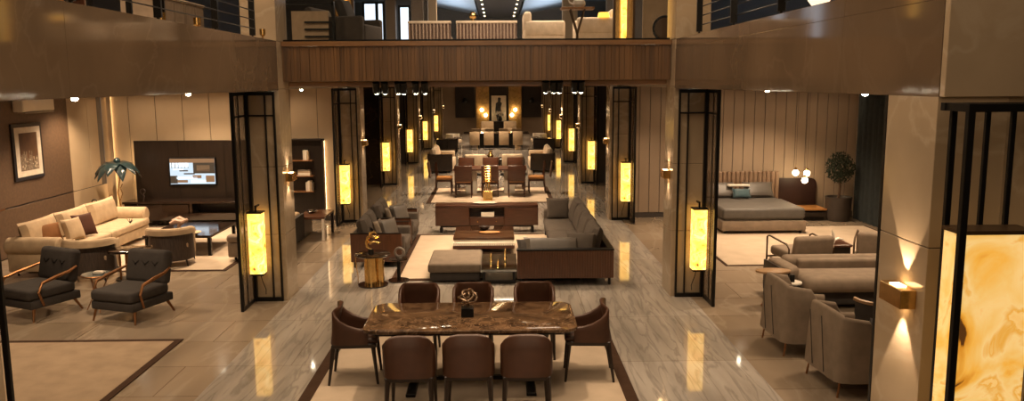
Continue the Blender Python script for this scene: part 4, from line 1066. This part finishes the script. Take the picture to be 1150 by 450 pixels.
for k, (x, z, y) in enumerate(((-.16, 1.10, 0), (.12, 1.08, .05), (.04, .93, -.05))):
    g = MB().ball(x, y, z, .07).build('globe', M_globe, t)
    MB().cyl(x, y, z+.065, z+.12, .03).build('brass_cap', M_gold, g)
    MB().tube([(x, y, z+.12), (x, y, 3.06)], .003, 5).build('cord', M_black, g)
MB().box(-.25, .22, -.08, .08, 3.06, 3.10).build('ceiling_rose', M_gold, t)
# potted tree
t = thing('potted_tree', 'dim leafy olive tree in a dark ribbed planter by the curtain', 'plant', (7.80, 18.35, 0))
MB().lathe([(0, 0), (.24, 0), (.28, .1), (.29, .5), (.30, .55), (.27, .55), (.26, .5), (0, .48)], n=24).build('planter', M_soil, t)
MB().tube([(0, 0, .48), (.02, 0, .8), (-.02, .02, 1.05), (0, 0, 1.3)], [.03, .026, .02, .012], 8).tube([(0, 0, .9), (.12, 0, 1.2)], [.016, .008], 6).tube([(0, 0, .95), (-.12, .05, 1.25)], [.016, .008], 6).build('trunk', mat('bark', (.09, .05, .025), .8), t)
random.seed(4); mb = MB()
for k in range(900):
    while True:
        p = Vector((random.uniform(-1, 1), random.uniform(-1, 1), random.uniform(-1, 1)))
        if .25 < p.length < 1: break
    c = Vector((p.x*.33, p.y*.33, 1.22+p.z*.36)); e = Euler((random.uniform(0, 6), random.uniform(0, 6), random.uniform(0, 6))).to_matrix().to_4x4()
    s_ = random.uniform(.035, .06)
    mb.add([(-s_, 0, 0), (0, -s_*.3, .004), (s_, 0, 0), (0, s_*.3, .004)], [(0, 1, 2, 3)], 0, Matrix.Translation(c) @ e)
mb.build('foliage', M_leaf, t, flat=True)
# curtain: wavy cloth with thickness
mb = MB(); n = 90; vs = []
for i in range(n+1):
    y = 17.25+1.3*i/n; o_ = .06*math.sin(i*.9)+.02*math.sin(i*.37)
    vs.append((8.28+o_, y))
mb.shell(vs, .02, 3.06, .012, 0, rnd=2)
tag(mb.build('curtain', M_curt, sharp=80), 'dark blue-grey curtain hanging in the right corner beside the tree', 'curtain')
# metal framed armchairs
def make_framechair():
    t = thing('armchair', '', 'armchair')
    MB().box(-.33, .33, -.40, .30, .26, .42, .05, 3).build('seat', M_greige, t)
    MB().box(-.34, .34, .26, .40, .28, .78, .06, 4, M=T(0, 0, 0, R(-10))).build('backrest', M_greige, t)
    for sx in (-1, 1):
        x = sx*.39
        MB().tube([(x, -.38, 0), (x, -.38, .57), (x, -.30, .60), (x, .30, .56), (x, .38, .50), (x, .40, 0)], .016, 6).tube([(x, -.38, .24), (x, .39, .24)], .012, 6).build('arm_frame', M_bronze, t)
    MB().box(-.39, .39, -.36, -.34, .22, .25).box(-.39, .39, .34, .36, .22, .25).build('cross_rail', M_bronze, t)
    return t
fc = make_framechair(); fc.location = (5.02, 13.25, 0); fc.rotation_euler = (0, 0, R(188)); tag(fc, 'greige armchair with bronze arm frames facing the bed, left one', 'armchair', 'bronze-framed armchairs')
dup(fc, (6.48, 13.45, 0), R(152), 'greige armchair with bronze arm frames, right one beside the curtain')
t = thing('square_side_table', 'dark square side table between the bronze-framed armchairs', 'side table', (5.72, 13.55, 0))
MB().box(-.22, .22, -.25, .25, .42, .46, .006, 1).build('top', M_redwoodv, t); MB().box(-.2, .2, -.22, .22, .05, .42, .006, 1).build('box', M_dkwood, t); MB().box(-.17, .17, -.2, .2, 0, .05).build('plinth', M_black, t)
t = thing('leaf_sculpture', 'white leaf-shaped sculpture on the dark square table', 'sculpture', (5.68, 13.5, .461))
MB().tube([(0, 0, 0), (.02, 0, .06), (0, 0, .14), (-.03, 0, .24)], [.05, .04, .05, .004], 6, flat=.5).tube([(.02, 0, .04), (.10, .02, .07), (.2, .0, .05)], [.03, .045, .006], 6, flat=.5).build('leaves', M_white, t)
# low sofa with wide roll
t = thing('low_sofa', 'low greige sofa with thick rolled cushions facing the camera on the right', 'sofa', (5.05, 11.55, 0))
MB().box(-.82, 1.3, -.50, .50, .06, .28, .03, 2).build('base', M_greyd, t)
MB().box(-.78, 1.3, -.62, .12, .25, .47, .11, 5).build('seat_cushion', M_greige, t)
MB().box(-.62, 1.3, .14, .30, .30, .58, .05, 4).build('back_lower', M_greige, t)
MB().box(-.80, 1.3, .24, .50, .40, .60, .09, 5).build('back_roll', M_greige, t)
MB().prism([(-.98, .50), (-.76, .50), (-.72, -.18), (-.93, -.35)], .30, .55, .06, seg=3).build('arm_cushion', M_greige, t)
MB().prism([(-1.02, .52), (-.985, .52), (-.935, -.38), (-.97, -.40)], .06, .51, .005).build('wooden_side', M_dkwood, t)
for x in (-.85, 1.2): MB().box(x-.03, x+.03, -.4, .4, 0, .06).build('foot', M_black, t)
# wing chairs facing right
def make_wing():
    t = thing('wing_chair', '', 'armchair')
    half = [(.40, -.40), (.41, -.20), (.41, -.06), (.41, .00), (.41, .04), (.408, .10), (.40, .28), (.37, .37), (.33, .395), (.22, .40), (.08, .40)]
    zh = [.53, .54, .55, .57, .70, .80, .83, .84, .85, .855, .86]; lh = [0, 0, 0, .01, .03, .05, .05, .05, .05, .05, .05]
    pl = ([(x, y) for x, y in half] + [(-x, y) for x, y in half[::-1]])[::-1]
    MB().shell(pl, .17, zh + zh[::-1], .07, lh + lh[::-1]).build('wing_shell', M_greige, t, sharp=60)
    for x in (-.13, .13): MB().tube([(x, .437, .20), (x, .487, .80)], .005, 5).build('back_seam', M_greyd, t)
    MB().box(-.36, .36, -.42, .36, .20, .44, .05, 3).build('seat', M_greige, t)
    MB().pillow(.58, .38, .14, T(0, .28, .64, R(-8))).build('back_cushion', M_greige, t)
    for sx in (-1, 1):
        for sy in (-.34, .36): MB().tube([(sx*.34, sy, .20), (sx*.35, sy*1.08, 0)], .011, 6).build('leg', M_copper, t)
    return t
wc = make_wing(); wc.location = (3.70, 9.48, 0); wc.rotation_euler = (0, 0, R(92)); tag(wc, 'greige wing chair on thin copper legs, farther of the two', 'armchair', 'greige wing chairs')
dup(wc, (3.79, 8.22, 0), R(94), 'greige wing chair on thin copper legs, nearer of the two')
pillow('dark taupe cushion on the nearer wing chair', 3.95, 8.05, .56, .38, .34, .14, R(-25), R(80), M_greyd, group='cushions on the wing chairs')
# low barrel chair with curved wooden rim between the wing chairs
t = thing('tub_chair', 'small tub chair with curved pale wooden rim behind the nearer wing chair', 'armchair', (4.62, 9.5, 0), R(200))
MB().shell(arc(0, 0, .30, -20, 200, 16)[::-1], .18, .56, .03).build('shell', M_greyd, t)
MB().shell(arc(0, 0, .305, -25, 205, 18)[::-1], .56, .60, .05).build('wooden_rim', mat('pale_oak', (.36, .22, .11), .4), t)
MB().cyl(0, 0, .2, .42, .26, n=24).build('seat', M_greige, t)
for k in range(4): MB().cyl(.2*math.cos(k*PI/2+.7), .2*math.sin(k*PI/2+.7), 0, .2, .014, n=8).build('leg', M_dkleg, t)
t = thing('wooden_side_table', 'orange-brown wooden side table between the wing chairs', 'side table', (4.45, 8.85, 0))
MB().box(-.22, .22, -.2, .2, .38, .41, .005, 1).build('top', M_orange, t)
for a in (-.19, .19):
    for b in (-.17, .17): MB().cyl(a, b, 0, .38, .012, n=8).build('leg', M_copper, t)
t = thing('round_side_table', 'small round white-topped table beside the farther wing chair', 'side table', (3.98, 10.72, 0))
MB().cyl(0, 0, .47, .49, .13, n=28).build('top', M_white, t); MB().cyl(0, 0, .02, .47, .014).build('stem', M_black, t); MB().cyl(0, 0, 0, .02, .11).build('base', M_black, t)
tag(MB().lathe([(0, 0), (.035, 0), (.035, .09), (.028, .1), (0, .1)], n=16).build('black_candle', M_black, loc=(3.98, 10.72, .491)), 'black candle jar on the small white round table', 'candle')
t = thing('oval_side_table', 'tan oval table behind the farther wing chair', 'side table', (3.90, 11.25, 0))
MB().prism([(x, y) for x, y in arc(0, 0, .25, 0, 345, 23, ry=.15)], .50, .53, .005).build('top', mat('pale_oak', (.36, .22, .11), .4), t)
MB().cyl(0, 0, .02, .5, .02).build('stem', M_copper, t); MB().cyl(0, 0, 0, .02, .15).build('base', M_copper, t)

# ================================================================== UPPER FLOOR
def make_post():
    t = thing('railing_post', '', 'railing')
    MB().box(-.02, .02, -.045, .045, .05, 1.05, .003, 1).build('upright', M_black, t)
    MB().box(-.012, .012, -.012, .012, 0, .05).build('foot', M_black, t)
    return t
for side, X, ys in (('left', XL-.2, (4.9, 6.6, 8.27, 9.92, 11.4)), ('right', XR+.14, (4.9, 6.3, 7.87, 9.45, 11.05))):
    t = thing('gallery_railing', 'black metal railing with thin horizontal bars along the %s gallery' % side, 'railing', (X, 0, DECK))
    for y in ys:
        MB().box(-.038, .038, y-.02, y+.02, .05, 1.05, .003, 1).build('post', M_black, t)
        MB().box(-.012, .012, y-.012, y+.012, 0, .05).build('post_foot', M_black, t)
    for z in (.14, .26, .38, .50, .62, .74, .86): MB().cyl(0, 0, 0, ys[-1]-4.3, .007, n=6, M=T(.03, ys[-1], z, R(90))).build('bar', M_black, t)
    MB().box(-.03, .03, 4.3, ys[-1], 1.05, 1.08).build('handrail', M_black, t)
bpy.data.objects.remove(make_post()) if False else None
# bridge glass balustrade
t = thing('glass_balustrade', 'clear glass balustrade along the top of the wooden bridge', 'railing', (0, 12.2, DECK))
for k in range(4):
    a = XL+.03+k*1.42; MB().box(a, a+1.40, -.006, .006, .0, 1.1).build('glass_pane', M_glass, t)
MB().box(XL+.01, XR-.01, -.02, .02, 0, .03).build('base_channel', M_black, t)
MB().box(XL+.01, XR-.01, -.025, .025, 1.1, 1.13).build('handrail', M_sil, t)
# striped sofa backs
def make_striped(W):
    t = thing('daybed', '', 'sofa')
    mb = MB(); n = int(W/.075)
    for k in range(n): mb.box(-W/2+k*W/n, -W/2+(k+.45)*W/n, -.03, .0, .12, .70, .008, 1, mi=0)
    mb.box(-W/2, W/2, 0, .1, .12, .70, mi=1)
    mb.build('slatted_back', [M_slatlight, M_slatdark], t)
    MB().box(-W/2-.01, W/2+.01, -.04, .12, .70, .76, .02, 2).build('top_rim', M_creamf, t)
    MB().box(-W/2, W/2, .1, .85, .12, .45, .04, 2).build('seat', M_creamf, t)
    for x in (-W/2+.1, W/2-.1):
        for y in (.02, .75): MB().cyl(x, y, 0, .12, .02).build('leg', M_black, t)
    return t
s1 = make_striped(1.36); s1.location = (-.24, 18.6, DECK); tag(s1, 'slat-backed sofa on the bridge, right of two', 'sofa', 'slat-backed sofas on the bridge')
s2 = make_striped(.95); s2.location = (-1.52, 18.6, DECK); tag(s2, 'slat-backed sofa on the bridge, left of two', 'sofa', 'slat-backed sofas on the bridge')
tag(MB().ball(0, 0, .1, .09).cyl(0, 0, -.02, .03, .06).build('gold_vase', M_gold, loc=(-.55, 18.72, DECK+.78)), 'round gold vase above the slat-backed sofas on the bridge', 'vase')
# cream armchairs on the bridge
def make_upchair():
    t = thing('armchair', '', 'armchair')
    MB().box(-.5, .5, -.42, .42, .1, .45, .05, 3).build('seat', M_creamf, t)
    MB().box(-.5, .5, .26, .42, .4, .80, .06, 3).build('backrest', M_creamf, t)
    for sx in (-1, 1): MB().box(sx*.43-.08, sx*.43+.08, -.42, .40, .3, .62, .05, 3).build('arm', M_creamf, t)
    for sx in (-1, 1): MB().box(sx*.4-.02, sx*.4+.02, -.35, .35, 0, .1).build('foot', M_black, t)
    return t
u = make_upchair(); u.location = (.95, 17.2, DECK); u.rotation_euler = (0, 0, R(90)); tag(u, 'cream armchair on the bridge beside the slat-backed sofa', 'armchair', 'cream armchairs on the bridge')
dup(u, (1.95, 16.4, DECK), R(-90), 'cream armchair on the bridge, rightmost behind the small wooden table')
t = thing('tray_table', 'small wooden-topped table on crossed legs on the bridge', 'side table', (1.35, 14.0, DECK))
MB().prism(rrect(.56, .36, .05), .60, .63, .005).build('top', M_orange, t)
for sy in (-.1, .1): MB().tube([(-.12, sy, .6), (.0, sy, .2), (.0, sy, 0)], .012, 6).tube([(.12, sy, .6), (.0, sy, .2)], .012, 6).build('crossed_leg', M_bronze, t)
t = thing('teapot', 'white teapot on the small wooden-topped bridge table', 'teapot', (1.38, 14.0, DECK+.631))
MB().lathe([(0, 0), (.07, 0), (.11, .05), (.10, .11), (.03, .14), (0, .15)], n=18).build('body', M_white, t); MB().tube([(-.09, 0, .05), (-.16, 0, .08), (-.18, 0, .13)], [.02, .014, .01], 6).build('spout', M_white, t)
tag(MB().cyl(0, 0, 0, .09, .12, .10).build('amber_dish', mat('amber_glow', (.8, .4, .06), .3, emit=1.5, ecol=(1, .5, .06)), loc=(2.05, 15.97, DECK+.621)), 'glowing amber dish right of the cream armchairs on the bridge', 'candle')
# dark recliner at the left of the bridge
t = thing('armchair', 'dark taupe armchair with a big pillow at the left on the bridge', 'armchair', (-2.62, 15.0, DECK), R(78))
MB().box(-.45, .45, -.42, .42, .1, .42, .05, 3).build('seat', M_greyf, t); MB().box(-.45, .45, .3, .44, .2, .88, .05, 3, M=T(0, .04, 0, R(-18))).build('backrest', M_greyf, t)
for sx in (-1, 1): MB().box(sx*.46-.06, sx*.46+.06, -.4, .4, .1, .55, .04, 3).build('arm', M_greyf, t)
for sx in (-1, 1): MB().box(sx*.4-.02, sx*.4+.02, -.35, .35, 0, .1).build('foot', M_black, t)
pillow('round dark pillow on the taupe armchair of the bridge', -2.72, 14.95, DECK+.66, .5, .48, .2, R(-20), R(78), M_greyd, group='pillow on the bridge armchair')
t = thing('display_rack', 'pale display board with dark shelf bars at the left of the bridge', 'rack', (-3.25, 14.3, DECK))
MB().box(-.28, .35, .0, .04, .05, .62, .005, 1).build('board', M_beigef, t)
for z in (.18, .3, .42): MB().box(-.05, .42, -.06, -.001, z, z+.025).build('shelf_bar', M_black, t)
MB().box(-.42, -.38, -.05, .05, 0, .95).box(.42, .46, -.05, .05, 0, .78).box(-.42, .46, -.05, -.02, .72, .75).build('frame', M_black, t)
# vertical onyx lights on the upper floor
for i, (x, y) in enumerate(((-2.92, 15.9), (2.2, 14.4))):
    t = thing('tall_lantern', ('tall glowing onyx light at the left of the bridge', 'tall glowing onyx light at the right of the bridge')[i], 'lantern', (x, y, DECK), group='tall onyx lights on the upper floor')
    MB().box(-.045, .045, -.05, .05, (.55, .12)[i], 2.4, .01, 1).build('onyx_body', M_onyx, t)
    for sx in (-1, 1): MB().box(sx*.17-.02, sx*.17+.02, -.04, .04, 0, 2.9).build('side_rail', M_bronze, t)
    MB().box(-.15, .15, .051, .07, 0, 2.9).build('back_plate', M_gold, t)
    MB().box(-.15, .15, -.04, .05, 0, .08).build('base', M_bronze, t)
# board with round black mirror
t = thing('standing_board', 'beige board standing at the right end of the bridge', 'panel', (2.85, 14.4, DECK))
MB().box(-.32, .30, 0, .05, 0, 1.0, .008, 1).build('board', M_beigef, t); MB().box(-.32, .30, -.1, .0, 0, .03).build('foot', M_black, t)
t = thing('round_mirror', 'round black-framed mirror leaning at the right end of the bridge', 'mirror', (2.74, 13.5, DECK+.25))
Mx = T(0, 0, 0, R(90))
MB().tube([(.19*math.cos(a*PI/16), 0, .19*math.sin(a*PI/16)) for a in range(32)], .022, 8, closed=True).build('frame', M_black, t)
MB().cyl(0, 0, -.012, .012, .18, n=32, M=Mx).build('glass', M_bronze, t)
MB().tube([(-.1, .0, -.15), (-.1, .12, -.25)], .01, 6).tube([(.1, .0, -.15), (.1, .12, -.25)], .01, 6).build('stand', M_black, t)
# left gallery furniture behind the railing
t = thing('framed_table', 'black-framed side table behind the left gallery railing', 'side table', (-3.95, 9.0, DECK))
for (x, y) in ((-.2, -.42), (.2, -.42), (-.2, .42), (.2, .42)): MB().box(x-.015, x+.015, y-.015, y+.015, 0, .42).build('leg', M_black, t)
MB().box(-.22, .22, -.44, .44, .42, .45, .004, 1).build('top', M_black, t)
for i, (y, h, w_) in enumerate(((10.35, .42, 'nearer'), (11.05, .42, 'farther'))):
    t = thing('storage_cabinet', 'beige cabinet with pale top behind the left railing, %s one' % w_, 'cabinet', (-4.25, y, DECK), group='beige cabinets in the left gallery')
    MB().box(-.25, .25, -.33, .33, .03, h, .006, 1).build('body', M_greige, t); MB().box(-.27, .27, -.345, .345, h, h+.03, .004, 1).build('top', M_creamf, t); MB().box(-.2, .2, -.3, .3, 0, .03).build('plinth', M_black, t)
    MB().box(.251, .262, -.31, -.01, .06, h-.03, .003, 1).build('door', M_greige, t); MB().box(.251, .262, .01, .31, .06, h-.03, .003, 1).build('door', M_greige, t)
t = thing('wooden_shelving', 'warm wooden shelf wall in the left upper gallery', 'shelf', (-5.6, 9.4, DECK))
for z in (.3, .62, .94, 1.26, 1.58): MB().box(-.2, .2, -1.9, 1.6, z, z+.03, .003, 1).build('shelf', M_orange, t)
MB().box(-.24, -.2, -1.9, 1.6, 0, 1.7).box(-.2, .2, -1.94, -1.9, 0, 1.7).box(-.2, .2, 1.6, 1.64, 0, 1.7).build('back_board', M_redwoodv, t)
spot(-4.6, 9.8, 6.5, 160, 70, .7)  # added spot that brightens the gallery cabinets
random.seed(12)
for k in range(9):
    y = 7.8+k*.36; h = random.uniform(.12, .24)
    tag(MB().lathe([(0, 0), (.05, 0), (.07, h*.4), (.03, h*.8), (.04, h), (0, h)], n=12).build('vase', (M_gold, M_white, M_orange)[k % 3], loc=(-5.55, y, DECK+(.331, .651)[k % 2])), 'small %s vase on the wooden shelf wall of the left gallery' % ('brass', 'white', 'orange-brown')[k % 3], 'vase', 'small %s vases on the gallery shelf wall' % ('brass', 'white', 'orange-brown')[k % 3])
for i, (x, y) in enumerate(((-3.55, 8.85), (-3.45, 9.6), (XL-.12, 11.6))):
    t = thing('candle_holder', ('brass candle holder beside the black-framed gallery table', 'brass candle holder with amber glass behind the left railing', 'small brass cup at the end of the left gallery edge')[i], 'candle holder', (x, y, DECK), group=None)
    MB().lathe([(0, 0), (.03, 0), (.012, .02), (.015, .05), (.04, .07), (.042, .15), (.036, .15), (.034, .08), (0, .07)], n=14).build('cup', M_gold, t)
# right gallery
t = thing('globe_floor_lamp', 'white globe lamp standing behind the right gallery railing', 'floor lamp', (3.15, 8.1, DECK))
MB().lathe([(0, .10), (.06, .11), (.105, .17), (.12, .26), (.12, .6), (.09, .7), (0, .72)], n=20).build('shade', mat('milky_shade', (.9, .8, .65), .4, emit=.9, ecol=(1, .78, .52)), t)
MB().cyl(0, 0, 0, .10, .06).build('base', M_gold, t)
t = thing('low_shelf', 'dark low shelf with a pale top behind the right gallery railing', 'shelf', (4.2, 6.6, DECK))
MB().box(-.3, .3, -.7, .7, 0, .30, .006, 1).build('body', M_dkwood, t); MB().box(-.31, .31, -.72, .72, .30, .33, .004, 1).build('top', M_orange, t)
